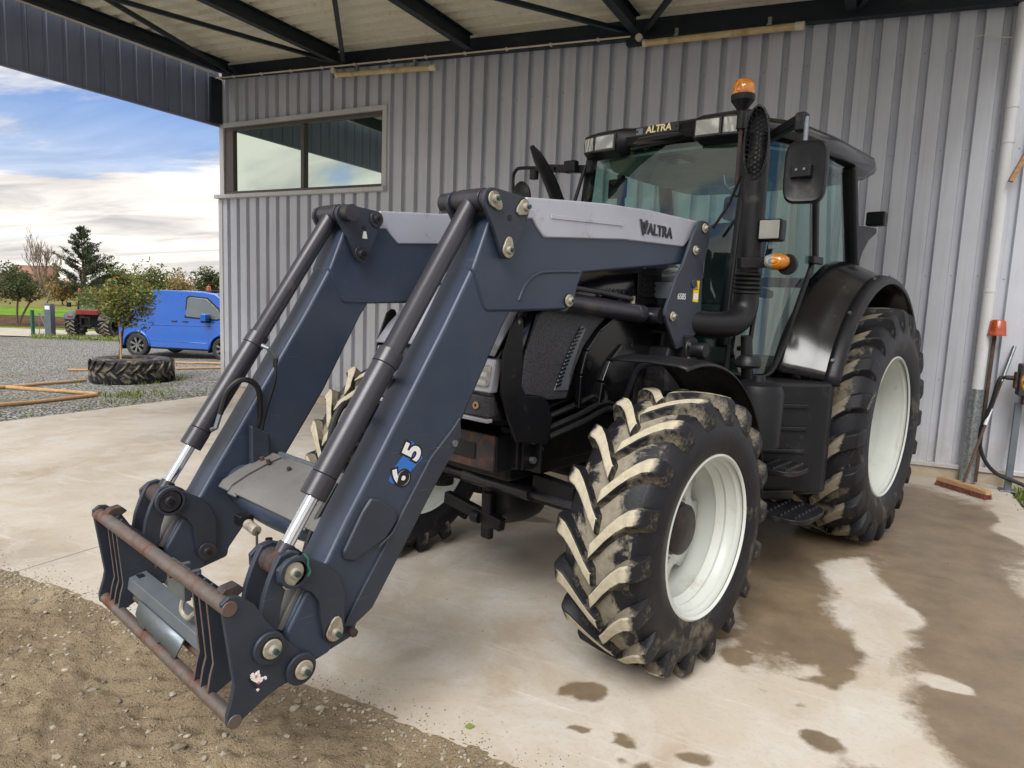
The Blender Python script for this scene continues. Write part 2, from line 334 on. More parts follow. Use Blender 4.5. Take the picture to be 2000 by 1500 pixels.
m = MT('ploughed_soil'); c = m.ramp(m.noise(1.1, 8, .7), .3, .7, srgb(66, 48, 38), srgb(112, 88, 68)); m.set(col=c, rough=.95, spec=.15); m.bump(m.noise(6, 6, .7), 1, .15); M['soil'] = m.m
m = MT('rough_scrub'); c = m.ramp(m.noise(.5, 8, .75), .3, .7, srgb(96, 92, 52), srgb(132, 128, 76)); m.set(col=c, rough=.95, spec=.15); M['scrub'] = m.m
# cladding
def clad(name, a, b, rough=.42, streak=.5):
    m = MT(name); st = m.noise(3, 7, .7, 0, vec=m.mapping((7, 7, .5))); c = m.ramp(m.noise(.7, 5, .6), .3, .7, a, b)
    c = m.mix(m.math('MULTIPLY', m.ramp(st, .5, .74), streak), c, tuple(q*.72 for q in a[:3])+(1,)); c = m.mix(m.math('MULTIPLY', m.ramp(m.noise(60, 4, .7), .64, .74), .4), c, tuple(q*.6 for q in a[:3])+(1,))
    sx = m.N.new('ShaderNodeSeparateXYZ'); m.L.new(m.co, sx.inputs[0]); low = m.math('MAXIMUM', m.math('SUBTRACT', 1.0, m.math('MULTIPLY', sx.outputs[2], 1.5)), 0.0)   # splashed dirt near the ground
    c = m.mix(m.math('MULTIPLY', m.math('MULTIPLY', low, m.ramp(m.noise(4, 9, .75), .35, .7)), .7), c, srgb(138, 124, 104))
    run = m.noise(1.2, 8, .7, 0, vec=m.mapping((9, 9, .22))); c = m.mix(m.math('MULTIPLY', m.ramp(run, .54, .70), .22), c, srgb(112, 106, 96))
    m.set(col=c, rough=rough, metal=.12, spec=.5); return m.m
M['clad'] = clad('pale_grey_cladding', srgb(186, 190, 200), srgb(204, 207, 216), .40, .3)
M['clad_trim'] = clad('pale_grey_trim', srgb(188, 188, 190), srgb(206, 205, 206), .45, .3)
M['fascia'] = clad('slate_fascia_cladding', srgb(116, 125, 148), srgb(128, 137, 160), .5, .3)
M['roof'] = clad('cream_roof_sheet', srgb(226, 220, 200), srgb(240, 236, 220), .55, .3)
M['beam'] = pm('dark_blue_steel_beam', srgb(30, 40, 50), .5, .2, .2, 3, .05, 60, srgb(60, 58, 54), .2, 4)
M['window_frame'] = pm('grey_brown_window_frame', srgb(92, 86, 82), .45, .2, .1)
M['plinth'] = pm('plinth_concrete', srgb(170, 158, 138), .85, 0, .2, 5, .3, 60)
M['pvc'] = pm('white_pvc', srgb(212, 214, 216), .35, 0, .05, 4, 0, 60, srgb(150, 146, 136), .15, 3)
M['conduit'] = pm('cream_conduit', srgb(214, 204, 184), .5, 0, .08, 6)
M['tube_lamp'] = pm('yellowed_tube_diffuser', srgb(206, 182, 136), .3, 0, .12, 6, 0, 60, srgb(150, 124, 84), .2, 5)
m = MT('galvanised_spangle'); v = m.voro(70, out='Color'); sc2 = m.N.new('ShaderNodeSeparateColor'); m.L.new(v, sc2.inputs[0]); m.set(col=m.ramp(sc2.outputs[0], 0, 1, srgb(128, 134, 138), srgb(172, 178, 180)), metal=.7, rough=.4); M['galv'] = m.m
m = MT('wood'); w = m.noise(6, 7, .7, 0, vec=m.mapping((1, 9, 9))); m.set(col=m.ramp(w, .3, .7, srgb(140, 108, 74), srgb(196, 160, 118)), rough=.85); m.bump(w, .4, .004); M['wood'] = m.m
M['wood_dark'] = pm('weathered_dark_wood', srgb(84, 64, 54), .8, 0, .3, 12, .3, 60)
M['bristle'] = pm('red_brown_bristle', srgb(116, 66, 58), .9, 0, .3, 40)
M['yellow'] = pm('worn_yellow_paint', srgb(206, 158, 54), .45, 0, .15, 8, .1, 60, srgb(96, 74, 52), .5, 9)
M['van_blue'] = pm('bright_blue_car_paint', srgb(14, 86, 178), .25, .15, .05, 1.5, coat=.8)
M['van_glass'] = pm('dark_car_glass', srgb(92, 98, 96), .06, 0, .1, 2, coat=.8)
M['tyre_far'] = pm('dusty_car_tyre', srgb(42, 42, 44), .7, 0, .2, 8)
M['alloy'] = pm('grey_alloy', srgb(136, 138, 140), .35, .6, .1)
M['red'] = pm('faded_red_paint', srgb(120, 30, 32), .4, 0, .15)
M['grey_post'] = pm('grey_post_paint', srgb(86, 94, 104), .5, .1, .15)
M['green_post'] = pm('green_fence_post', srgb(34, 92, 74), .5, .1, .15)
M['cream_wall'] = pm('cream_render', srgb(196, 184, 164), .9, 0, .1, 1)
M['tile'] = pm('terracotta_tile', srgb(138, 100, 86), .85, 0, .2, 2)
M['bark'] = pm('bark', srgb(92, 78, 64), .9, 0, .3, 8, .4, 30)
M['bark_pale'] = pm('pale_twig_bark', srgb(128, 112, 98), .9, 0, .25, 6)
M['soil_fill'] = pm('planter_soil', srgb(96, 78, 58), .95, 0, .3, 12, .6, 40)
def leaf(name, a, b, sc=2.0, tr=.25):
    m = MT(name); oi = m.N.new('ShaderNodeNewGeometry'); c = m.ramp(oi.outputs['Random Per Island'], 0, 1, a, b)
    m.set(col=c, rough=.6, spec=.3)
    t = m.N.new('ShaderNodeBsdfTranslucent'); m.L.new(c, t.inputs[0]); mx = m.N.new('ShaderNodeMixShader'); mx.inputs[0].default_value = tr
    m.L.new(m.bsdf.outputs[0], mx.inputs[1]); m.L.new(t.outputs[0], mx.inputs[2]); m.L.new(mx.outputs[0], m.out.inputs[0]); return m.m
M['leaf_olive'] = leaf('olive_green_leaves', srgb(66, 86, 44), srgb(150, 150, 84))
M['leaf_red'] = leaf('red_young_leaves', srgb(150, 70, 40), srgb(196, 112, 74))
M['leaf_dark'] = leaf('dark_green_leaves', srgb(56, 66, 42), srgb(96, 104, 66))
M['leaf_mid'] = leaf('mid_green_leaves', srgb(74, 90, 48), srgb(128, 134, 78))
M['leaf_brown'] = leaf('autumn_leaves', srgb(126, 108, 66), srgb(166, 144, 92))
M['needle'] = leaf('dark_pine_needles', srgb(40, 52, 40), srgb(78, 88, 64), tr=.1)
M['grass_blade'] = leaf('grass_blades', srgb(70, 98, 36), srgb(140, 150, 72))
m = MT('stone_chips'); oi = m.N.new('ShaderNodeNewGeometry'); c = m.ramp(oi.outputs['Random Per Island'], 0, 1, srgb(112, 102, 88), srgb(168, 160, 146)); m.set(col=c, rough=.85); m.bump(m.noise(60, 5), .4, .004); M['stone'] = m.m
def flat(name, col, rough=.6): m = MT(name); m.set(col=col, rough=rough); return m.m
M['white_print'] = flat('white_print', srgb(228, 228, 228)); M['black_print'] = flat('black_print', srgb(22, 22, 24)); M['cream_print'] = flat('cream_print', srgb(232, 216, 160))
M['blue_print'] = flat('blue_print', srgb(48, 110, 196)); M['yellow_print'] = flat('yellow_print', srgb(236, 196, 40)); M['pink_print'] = flat('pink_print', srgb(214, 120, 130)); M['badge_chrome'] = pm('dark_badge', srgb(52, 54, 62), .25, .7, .2, 20)

# ------------------------------------------------------------------ ground
WALL_Y = 8.2
def base(x, y=0.0):
    "height of the yard: level under the canopy, falling gently to the left"
    t = max(0.0, -3.5-x); return -max(0, min(.415, .0286*t*(1 - math.exp(-t/1.2))))
def axis(a, b, near, far, grow=1.25):
    xs = [near]; st = .5
    while xs[-1] < b: xs.append(min(b, xs[-1]+st)); st *= grow if xs[-1] > far else 1
    ys = [near]; st = .5
    while ys[-1] > a: ys.append(max(a, ys[-1]-st)); st *= grow if ys[-1] < -far else 1
    return sorted(set(xs+ys))
gx = axis(-700, 700, 0.0, 22); gy = axis(-700, 700, 5.0, 30)
g = MB(); vs_ = []; nx, ny = len(gx), len(gy)
for yy in gy:
    for xx in gx:
        z = base(xx)-.07
        if not (-11 < xx < 2.2 and -1 < yy < 14.5): z += .045
        vs_.append((xx, yy, z))
g.add(vs_, [(j*nx+i, j*nx+i+1, (j+1)*nx+i+1, (j+1)*nx+i) for j in range(ny-1) for i in range(nx-1)])
tag(g.build('ground', M['gravel'], recalc=False), kind='structure')
# concrete slab with a sawn joint
SLAB_X0, SLAB_X1, SLAB_Y0, JOINT = -9.95, 1.32, 2.06, -4.26
WETS = [(.35, 6.3, .95, 1.35), (.66, 4.6, .42, 1.5), (.66, 3.35, .30, .9), (-.35, 5.2, .5, .75), (-.30, 4.2, .27, .95), (-.08, 3.62, .24, .26), (.02, 3.36, .10, .10),
        (-.94, 2.61, .10, .055), (-1.02, 2.56, .025, .025), (-.80, 2.41, .06, .03), (-.62, 2.50, .06, .035), (-.60, 2.35, .035, .03), (-.54, 2.39, .035, .03), (-.40, 2.50, .06, .04), (-.04, 2.76, .10, .06),
        (-.05, 2.99, .08, .05), (-.04, 3.21, .10, .05), (-.38, 3.28, .07, .06), (-.51, 3.44, .09, .08), (.35, 2.6, .3, .16), (-2.2, 4.6, .22, .06), (-1.9, 5.9, 1.2, .5)]
DRYS = [(.10, 4.72, .20, .40), (.16, 4.2, .17, .36), (.24, 3.80, .17, .20), (.47, 3.53, .10, .05), (-.18, 3.14, .26, .07), (.08, 3.02, .2, .07), (1.2, 6.9, .14, .95), (.3, 8.0, .9, .14), (.2, 2.86, .16, .05)]
def damp(x, y):
    w1 = noise.noise((x*2.1, y*2.1, 3.3)); w2 = noise.noise((x*2.1+9, y*2.1, 7.7)); x += .16*w1; y += .16*w2
    f = 0
    for cx_, cy_, a, b in WETS:
        q = math.hypot((x-cx_)/a, (y-cy_)/b); f = max(f, min(1, max(0, 1.5-q)))
    for cx_, cy_, a, b in DRYS:
        q = math.hypot((x-cx_)/a, (y-cy_)/b); f = min(f, min(1, max(0, q-.5)))
    return f
def slab(x0, x1, step):
    g = MB(); nx = int((x1-x0)/step)+1; ny = int((WALL_Y+.02-SLAB_Y0)/step)+1; V = []; D = []
    for j in range(ny):
        for i in range(nx):
            x = x0+(x1-x0)*i/(nx-1); y = SLAB_Y0+(WALL_Y+.02-SLAB_Y0)*j/(ny-1)
            if j == 0: y += .018*noise.noise((x*3, 0, 1))+.012*noise.noise((x*14, 0, 4))
            V.append((x, y, base(x)+.003*noise.noise((x*.8, y*.8, 0)))); D.append(damp(x, y))
    F = [(j*nx+i, j*nx+i+1, (j+1)*nx+i+1, (j+1)*nx+i) for j in range(ny-1) for i in range(nx-1)]
    n0 = len(V); per = [i for i in range(nx)]+[j*nx+nx-1 for j in range(1, ny)]+[(ny-1)*nx+i for i in range(nx-2, -1, -1)]+[j*nx for j in range(ny-2, 0, -1)]
    for q in per: V.append((V[q][0], V[q][1], V[q][2]-.15)); D.append(D[q])
    for k in range(len(per)): k2 = (k+1) % len(per); F.append((per[k], n0+k, n0+k2, per[k2]))
    g.add(V, F); o = g.build('concrete_slab', M['concrete'], recalc=False)
    at = o.data.attributes.new('damp', 'FLOAT', 'POINT'); at.data.foreach_set('value', D); return tag(o, kind='structure')
slab(SLAB_X0, JOINT-.004, .12); slab(JOINT+.004, SLAB_X1, .045)
# dirt apron in front of the slab
def dirt_h(x, y):
    h = .020*noise.noise((x*1.6, y*1.6, 5))+.028*noise.fractal((x*4, y*4, 2), .7, 2.1, 4)+.017*max(-.4, noise.fractal((x*15, y*15, 8), .7, 2.2, 4))
    u = x*.78+y*.62; v_ = -x*.62+y*.78                                 # old wheel tracks run obliquely
    tr = max(0, 1-abs(u+.75)/.5); h += tr*.015*math.sin(v_*70+2*noise.noise((x*3, y*3, 0)))*max(0, noise.noise((x*2, y*2, 9))+.45)
    e = max(0, 1-(SLAB_Y0-y)/.16); return h*(1-.6*e)-.022*(1-e)-.004
g = MB(); dx0, dx1, dy0, dy1, stp = -5.6, 1.0, -.6, SLAB_Y0+.03, .016
nx = int((dx1-dx0)/stp); ny = int((dy1-dy0)/stp); V = []
for j in range(ny):
    for i in range(nx):
        x = dx0+i*stp; y = dy0+j*stp; V.append((x, y, base(x)+dirt_h(x, y)))
g.add(V, [(j*nx+i, j*nx+i+1, (j+1)*nx+i+1, (j+1)*nx+i) for j in range(ny-1) for i in range(nx-1)])
tag(g.build('dirt_apron', M['dirt'], recalc=False, angle=80), kind='structure')
g = MB()
def wide_dirt(x0, x1, y0, y1, n=60):
    V = [(x0+(x1-x0)*i/n, y0+(y1-y0)*j/n, base(x0+(x1-x0)*i/n)-.035+.02*noise.noise((x0+(x1-x0)*i/n, y0+(y1-y0)*j/n, 0))) for j in range(n+1) for i in range(n+1)]
    g.add(V, [(j*(n+1)+i, j*(n+1)+i+1, (j+1)*(n+1)+i+1, (j+1)*(n+1)+i) for j in range(n) for i in range(n)])
wide_dirt(-9.9, dx0+.05, -6, SLAB_Y0-.01, 30); wide_dirt(dx0, 6, -6, dy0+.03, 30); wide_dirt(dx1-.03, 6, dy0, SLAB_Y0, 20)
tag(g.build('dirt_track', M['dirt'], recalc=False), kind='structure')
# loose stones on the dirt
def rock(g, c, r):
    "an angular pebble of twelve corners"
    ph = random.random()*6; q = Matrix.Rotation(ph, 3, 'Z') @ Matrix.Rotation(random.uniform(-.5, .5), 3, 'X')
    sx, sy, sz = r*random.uniform(.8, 1.5), r*random.uniform(.6, 1), r*random.uniform(.35, .7)
    V = [Vector((0, 0, sz))]+[Vector((sx*math.cos(t)*random.uniform(.7, 1), sy*math.sin(t)*random.uniform(.7, 1), sz*random.uniform(.2, .6))) for t in [k*math.pi*2/5 for k in range(5)]]+[Vector((sx*.8*math.cos(t+.6), sy*.8*math.sin(t+.6), -sz*.5)) for t in [k*math.pi*2/5 for k in range(5)]]
    F = [(0, 1+k, 1+(k+1) % 5) for k in range(5)]+[(1+k, 6+k, 1+(k+1) % 5) for k in range(5)]+[(6+k, 6+(k+1) % 5, 1+(k+1) % 5) for k in range(5)]+[(10, 9, 8, 7, 6)]
    g.add([Vector(c)+q@v for v in V], F)
g = MB()
for k in range(5200):
    x = random.uniform(-5, .4); y = random.uniform(-.3, SLAB_Y0-.02)
    if noise.noise((x*1.3, y*1.3, 4)) < random.uniform(-.6, .5): continue
    r = min(.026, .0045*math.exp(abs(random.gauss(0, .62)))); rock(g, (x, y, base(x)+dirt_h(x, y)+r*.1), r)
for k in range(420):
    x = random.uniform(-4.6, .2); y = random.uniform(.2, SLAB_Y0-.05); r = random.uniform(.008, .019); rock(g, (x, y, base(x)+dirt_h(x, y)), r)
for k in range(900):
    x = random.uniform(-5, .4); y = SLAB_Y0-abs(random.gauss(0, .06))-.01; r = random.uniform(.003, .012); rock(g, (x, y, base(x)+dirt_h(x, y)+r*.2), r)
tag(g.build('loose_stones', M['stone'], smooth=False, recalc=False), 'loose pale stone chips scattered over the sandy dirt', 'stones', kind='stuff')
# few crumbs of mud and grit on the slab
g = MB()
for k in range(200):
    x = random.gauss(-2.3, 1.2); y = random.uniform(2.2, 6.5); 
    if x > 1.2 or x < -8: continue
    r = random.uniform(.0015, .0045); rock(g, (x, y, base(x)+.001), r)
for k in range(900):
    x = random.uniform(-5, .2); y = SLAB_Y0+abs(random.gauss(0, .07))+.005; r = random.uniform(.001, .004); rock(g, (x, y, base(x)+.001), r)
tag(g.build('mud_crumbs', M['soil_fill'], smooth=False, recalc=False), 'dark crumbs of dried mud lying on the concrete', 'mud', kind='stuff')

# view-aligned frame for the far fields: r to the right, d away from the camera
VD = Vector((-math.sin(R(YAW)), math.cos(R(YAW)), 0)); VR = Vector((math.cos(R(YAW)), math.sin(R(YAW)), 0))
def far(r, d, z=-.415): p = VR*r+VD*d; return Vector((p.x, p.y, z))
def at(u, v, d):
    "point seen at column u, row v of the photograph, d metres away along the level view direction"
    D = fw+rt*((u-1000)/1341.7)-up*((v-750)/1341.7); D = D*(d/D.dot(VD)); return Vector((D.x, D.y, D.z+1.6697))
def strip(name, d0, d1, mat, z, jag=.6, r0=-70, r1=40):
    g = MB(); n = 60; V = []
    for i in range(n+1):
        r = r0+(r1-r0)*i/n; V.append(far(r, d0+jag*noise.noise((r*.3, d0, 0))+.02*r, z)); V.append(far(r, d1+jag*noise.noise((r*.3, d1, 5))+.02*r, z))
    g.add(V, [(2*i, 2*i+2, 2*i+3, 2*i+1) for i in range(n)]); return tag(g.build(name, mat, recalc=False), kind='structure')
strip('gravel_road', 25.5, 29.6, M['road'], -.40, .4)
strip('grass_verge', 29.5, 31.2, M['grass'], -.393, .4)
strip('ploughed_field', 30.4, 40.2, M['soil'], -.386, .5)
strip('meadow', 39.8, 52, M['grass'], -.378, .6)
strip('rough_field', 51, 260, M['scrub'], -.37, 1, -260, 160)
# ------------------------------------------------------------------ shed building
shed = empty('shed_building', (-4.3, WALL_Y, 0))
tag(shed, 'grey ribbed metal shed wall with a corner window behind the tractor', 'building')
SX = -4.3
def onshed(o): o.parent = shed; o.matrix_parent_inverse = Matrix.Translation((4.3, -WALL_Y, 0)); return o
ribs = [-9.757+.2252*k for k in range(16)]
while ribs[-1] < 4.4: ribs.append(ribs[-1]+.2186)
def eave(x): return 5.235-.041*(x+9.5)
def clad_sheet(x0, x1, z0f, z1f, dy=0):
    "one profiled sheet: flat faces towards the yard, recessed pans between them"
    pts = [(x0, 0)]
    for r_ in ribs:
        for a, d in ((0, 0), (.010, .062), (.070, .062), (.080, 0)):
            q = r_+a
            if x0+.001 < q < x1-.001: pts.append((q, d))
    def depth(x):
        for r_ in ribs:
            t = x-r_
            if 0 <= t <= .08: return .062*min(1, t/.010, (.08-t)/.010)
        return 0
    pts[0] = (x0, depth(x0)); pts.append((x1, depth(x1)))
    g = MB(); n = len(pts); V = []
    for x, d in pts:
        V.append((x, WALL_Y+d-dy, z0f(x))); V.append((x, WALL_Y+d-dy, z1f(x)))
    g.add(V, [(2*i, 2*i+2, 2*i+3, 2*i+1) for i in range(n-1)])
    o = onshed(g.build('cladding_sheet', M['clad'], recalc=False, smooth=False)); s_ = o.modifiers.new('thick', 'SOLIDIFY'); s_.thickness = .002; s_.offset = -1; return o
flash = lambda x: .142+.0117*(x-.5)
WX0, WX1 = -9.79, -6.44
k = 0; xs = [r_+.045 for r_ in ribs]
edges = [-9.90]+[xs[i] for i in range(4, len(xs), 4)]
for i in range(len(edges)-1):
    a, b = edges[i], edges[i+1]; dy = .0025*(i % 2)
    if b <= WX1-.05:
        clad_sheet(a, b, lambda x: flash(x)-.02, lambda x: 3.14, dy); clad_sheet(a, b, lambda x: 4.33, lambda x: eave(x)+.03, dy)
    elif a < WX1:
        clad_sheet(a, WX1, lambda x: flash(x)-.02, lambda x: 3.14, dy); clad_sheet(a, WX1, lambda x: 4.33, lambda x: eave(x)+.03, dy)
        clad_sheet(WX1, b, lambda x: flash(x)-.02, lambda x: eave(x)+.03, dy+.001)
    else: clad_sheet(a, b, lambda x: flash(x)-.02, lambda x: eave(x)+.03, dy)
XEND = edges[-1]
def sbar(name, p0, p1, w, h, mat, bevel=.003, upv=None): return onshed(MB().bar(p0, p1, w, h, upv=upv).build(name, mat, bevel=bevel))
# base flashing, plinth, corner trim
g = MB(); g.prism([(-9.95, flash(-9.95)-.03), (XEND, flash(XEND)-.03), (XEND, flash(XEND)+.012), (-9.95, flash(-9.95)+.012)], WALL_Y-.03, WALL_Y+.05); onshed(g.build('base_flashing', M['clad_trim'], bevel=.003))
g = MB(); g.prism([(-9.9, -.5), (XEND, -.3), (XEND, flash(XEND)-.031), (-9.9, flash(-9.9)-.031)], WALL_Y-.004, WALL_Y+.2); onshed(g.build('plinth', M['plinth']))
g = MB(); g.box(-9.945, -9.86, WALL_Y-.02, WALL_Y+.09, -.25, 3.13); onshed(g.build('corner_trim', M['clad_trim'], bevel=.003))
g = MB(); g.box(-9.90, -9.80, WALL_Y-.02, WALL_Y+.12, 3.195, 5.2); onshed(g.build('corner_trim', M['clad_trim'], bevel=.003))
# body of the building behind the cladding (closed, so no light leaks through)
g = MB(); g.prism([(-9.9, -.5), (-9.9, 5.3), (XEND, 4.9), (XEND, -.5)], WALL_Y+.30, WALL_Y+9); onshed(g.build('building_body', M['clad']))
# window
win = onshed(MB().box(WX0, WX1+.02, WALL_Y-.035, WALL_Y+.06, 4.275, 4.345).build('window', M['clad_trim'], bevel=.004))
def onwin(o): o.parent = win; return o
onwin(MB().box(-9.955, WX1+.03, WALL_Y-.10, WALL_Y+.05, 3.135, 3.195).build('window_sill', M['clad_trim'], bevel=.004))
onwin(MB().box(WX1-.055, WX1+.02, WALL_Y-.033, WALL_Y+.06, 3.196, 4.274).build('window_trim', M['clad_trim'], bevel=.004))
F0, F1, Z0, Z1 = -9.795, WX1-.056, 3.197, 4.273
for nm, q in (('window_frame', (F0, F1, WALL_Y+.005, WALL_Y+.075, Z0, Z0+.055)), ('window_frame', (F0, F1, WALL_Y+.005, WALL_Y+.075, Z1-.05, Z1)), ('window_frame', (F0, F0+.19, WALL_Y+.007, WALL_Y+.077, Z0+.056, Z1-.051)), ('window_frame', (F1-.035, F1, WALL_Y+.007, WALL_Y+.077, Z0+.056, Z1-.051)), ('mullion', (-8.10, -8.035, WALL_Y, WALL_Y+.08, Z0+.056, Z1-.051))):
    onwin(MB().box(*q).build(nm, M['window_frame'], bevel=.003))
for a, b in ((F0+.19, -8.10), (-8.035, F1-.035)): onwin(MB().box(a, b, WALL_Y+.05, WALL_Y+.058, Z0+.056, Z1-.051).build('pane', M['window_glass']))
# cladding screws, one row per girt, in the pans
scr = MB().lathe([(0, -.006), (.007, -.004), (.008, 0)], 8).build('screw', M['galv']); first = True
for zr in (1.0, 2.05, 3.28, 4.25):
    for r_ in ribs:
        if r_ > 1.6 or (r_ < WX1+.05 and 3.1 < zr < 4.4): continue
        if r_ < -4.0 and zr < 2.5: continue
        o = scr if first else dup(scr); first = False
        o.location = (r_+.040+.004*random.uniform(-1, 1), WALL_Y+.0605, zr+.015*random.uniform(-1, 1)-.02*(r_+4)*.0); onshed(o)

# ------------------------------------------------------------------ canopy
can = empty('canopy_roof', (-4.3, 5.1, 0)); tag(can, 'steel canopy with cream roof sheets on dark beams above the tractor', 'canopy')
def oncan(o, p=None): o.parent = p or can; o.matrix_parent_inverse = Matrix.Translation((4.3, -5.1, 0)); return o
CX0, CX1, CY0 = -9.78, 1.18, 2.3
prof_r = []; q = CY0
while q < WALL_Y-.02:
    for a, h in ((0, 0), (.12, 0), (.130, .06), (.225, .06), (.235, 0)):
        if q+a <= WALL_Y-.02: prof_r.append((q+a, h))
    q += .245
per = 20; n = 0                                                       # four waves to a sheet, one face lapped over the next sheet
for i0 in range(0, len(prof_r)-1, per):
    pts = prof_r[i0:i0+per+2]; g = MB(); V = []
    for a, h in pts:
        for x in (CX0, CX1): V.append((x, a, eave(x)+h+.004*(n % 2)))
    g.add(V, [(2*i, 2*i+1, 2*i+3, 2*i+2) for i in range(len(pts)-1)])
    o = oncan(g.build('roof_sheet', M['roof'], recalc=False, smooth=False)); s_ = o.modifiers.new('t', 'SOLIDIFY'); s_.thickness = .002; n += 1
def ibeam(name, p0, p1, h, w, mat=None):
    "rolled I section hanging below the line p0-p1"
    p0 = Vector(p0); p1 = Vector(p1); g = MB(); z = Vector((0, 0, 1))
    g.bar(p0-z*.006, p1-z*.006, w, .012); g.bar(p0-z*(h-.006), p1-z*(h-.006), w, .012); g.bar(p0-z*h/2, p1-z*h/2, .008, h-.024)
    return oncan(g.build(name, mat or M['beam']))
for x in (-9.5, -7.22, -4.98, -2.74, -.48): ibeam('rafter', (x, CY0+.06, eave(x)-.004), (x, WALL_Y-.16, eave(x)-.004), .19, .10)
g = MB(); g.prism([(CX0, eave(CX0)-.20), (4.2, eave(4.2)-.25), (4.2, eave(4.2)-.004), (CX0, eave(CX0)-.004)], WALL_Y-.05, WALL_Y-.042); g.prism([(CX0, eave(CX0)-.215), (4.2, eave(4.2)-.265), (4.2, eave(4.2)-.25), (CX0, eave(CX0)-.20)], WALL_Y-.13, WALL_Y-.03); oncan(g.build('wall_beam', M['beam']))
g = MB(); g.prism([(CX0, eave(CX0)-.21), (CX1, eave(CX1)-.21), (CX1, eave(CX1)-.004), (CX0, eave(CX0)-.004)], CY0+.02, CY0+.06); oncan(g.build('front_beam', M['beam']))
def brace(x0, y0, x1, y1, w=.055): return oncan(MB().bar((x0, y0, eave(x0)-.16), (x1, y1, eave(x1)-.16), w, .05).build('brace', M['beam'], bevel=.004))
brace(-8.42, 5.3, -7.30, 8.05); brace(-8.42, 5.3, -9.45, 8.05); brace(-5.3, 5.8, -7.12, 8.05); brace(-4.2, 6.35, -2.85, 8.05); brace(-1.5, 6.3, -2.62, 8.05); brace(.2, 6.3, -.42, 8.05)
oncan(MB().box(-2.86, -2.62, WALL_Y-.12, WALL_Y-.03, eave(-2.7)-.30, eave(-2.7)-.19).build('gusset', M['beam'], bevel=.003))
# fascia on the left gable and along the front: vertical slate panels
def fascia(along, c, a0, a1, z0, z1):
    a = a0; k = 0
    while a < a1-.01:
        b = min(a1, a+.99); g = MB(); pts = []; q = a
        while q < b-.001:
            for t, h in ((0, 0), (.17, 0), (.18, .008), (.235, .008), (.245, 0)):
                if q+t <= b+.001: pts.append((min(b, q+t), h))
            q += .2475
        V = []
        for t, h in pts:
            for z in (z0, z1): V.append((c-h-.002*(k % 2), t, z) if along == 'Y' else (t, c-h-.002*(k % 2), z))
        g.add(V, [(2*i, 2*i+1, 2*i+3, 2*i+2) for i in range(len(pts)-1)])
        o = oncan(g.build('fascia_panel', M['fascia'], recalc=False, smooth=False)); s_ = o.modifiers.new('t', 'SOLIDIFY'); s_.thickness = .03; s_.offset = 0; a = b; k += 1
fascia('Y', -9.90, CY0, WALL_Y+.09, 4.32, 5.42)
oncan(MB().box(-9.93, -9.87, CY0, WALL_Y+.09, 4.300, 4.317).build('fascia_trim', M['fascia']))
oncan(MB().box(-9.86, -9.80, WALL_Y-.24, WALL_Y-.03, 4.33, 5.03).build('bracket_plate', M['beam'], bevel=.004))
# columns (outside the picture, in the window reflection)
for x, y in ((-9.8, 2.42),): oncan(MB().box(x-.08, x+.08, y-.08, y+.08, base(x)-.1, eave(x)-.2).build('column', M['clad_trim'], bevel=.005))
# conduits
cz = lambda x: eave(x)-.222
cond = MB(); cond.tube([(x, WALL_Y-.15, cz(x)) for x in (-9.83, -6, -2.80)], .011, 8)
for x in np.arange(-9.4, -2.9, .62): cond.box(x-.012, x+.012, WALL_Y-.165, WALL_Y-.12, cz(x)-.016, cz(x)+.016)
o = cond.build('cable_conduit', M['conduit']); tag(o, 'thin cream cable conduit clipped along the beam above the wall', 'conduit')
o = MB().tube([(-9.80, y, 5.085+.012*(8.2-y)) for y in (2.3, 5, 8.02)], .014, 8).build('cable_conduit', M['conduit']); tag(o, 'cream cable conduit running along the slate fascia at left', 'conduit')
# tube lamps
def tube_lamp(x0, x1, z0, z1, label):
    t = empty('tube_lamp', (x0, WALL_Y-.14, z0)); tag(t, label, 'lamp', 'tube lamps under the canopy')
    d = Vector((x1-x0, 0, z1-z0)); u = d.normalized()
    MB().cyl((0, 0, 0), d, .036, n=18).build('diffuser', M['tube_lamp'], t)
    for p, s_ in ((Vector((0, 0, 0)), -1), (d, 1)): MB().cyl(p-u*.045*(1 if s_ > 0 else .6), p+u*.05*(1 if s_ > 0 else .3), .042, n=18).build('end_cap', M['conduit'], t, bevel=.006)
    for f in (.22, .82):
        g = MB(); p = d*f; g.box(p.x-.02, p.x+.02, -.02, .02, p.z+.035, p.z+.12); g.box(p.x-.028, p.x+.028, -.045, .045, p.z+.032, p.z+.042); g.build('clip', M['galv'], t, bevel=.003)
    MB().tube([(-.045, 0, 0), (-.085, .01, -.03), (-.10, .02, .02), (-.09, .03, .07)], .006, 6).build('cable', M['hose'], t)
    MB().cyl((-.075, -.03, .07), (-.075, .05, .07), .042, n=18).build('junction_box', M['conduit'], t, bevel=.005)
tube_lamp(-7.24, -5.56, 4.80, 4.712, 'left tube lamp hung under the beam above the shed window'); tube_lamp(-2.62, -.96, 4.645, 4.602, 'right tube lamp hung under the beam above the tractor cab')

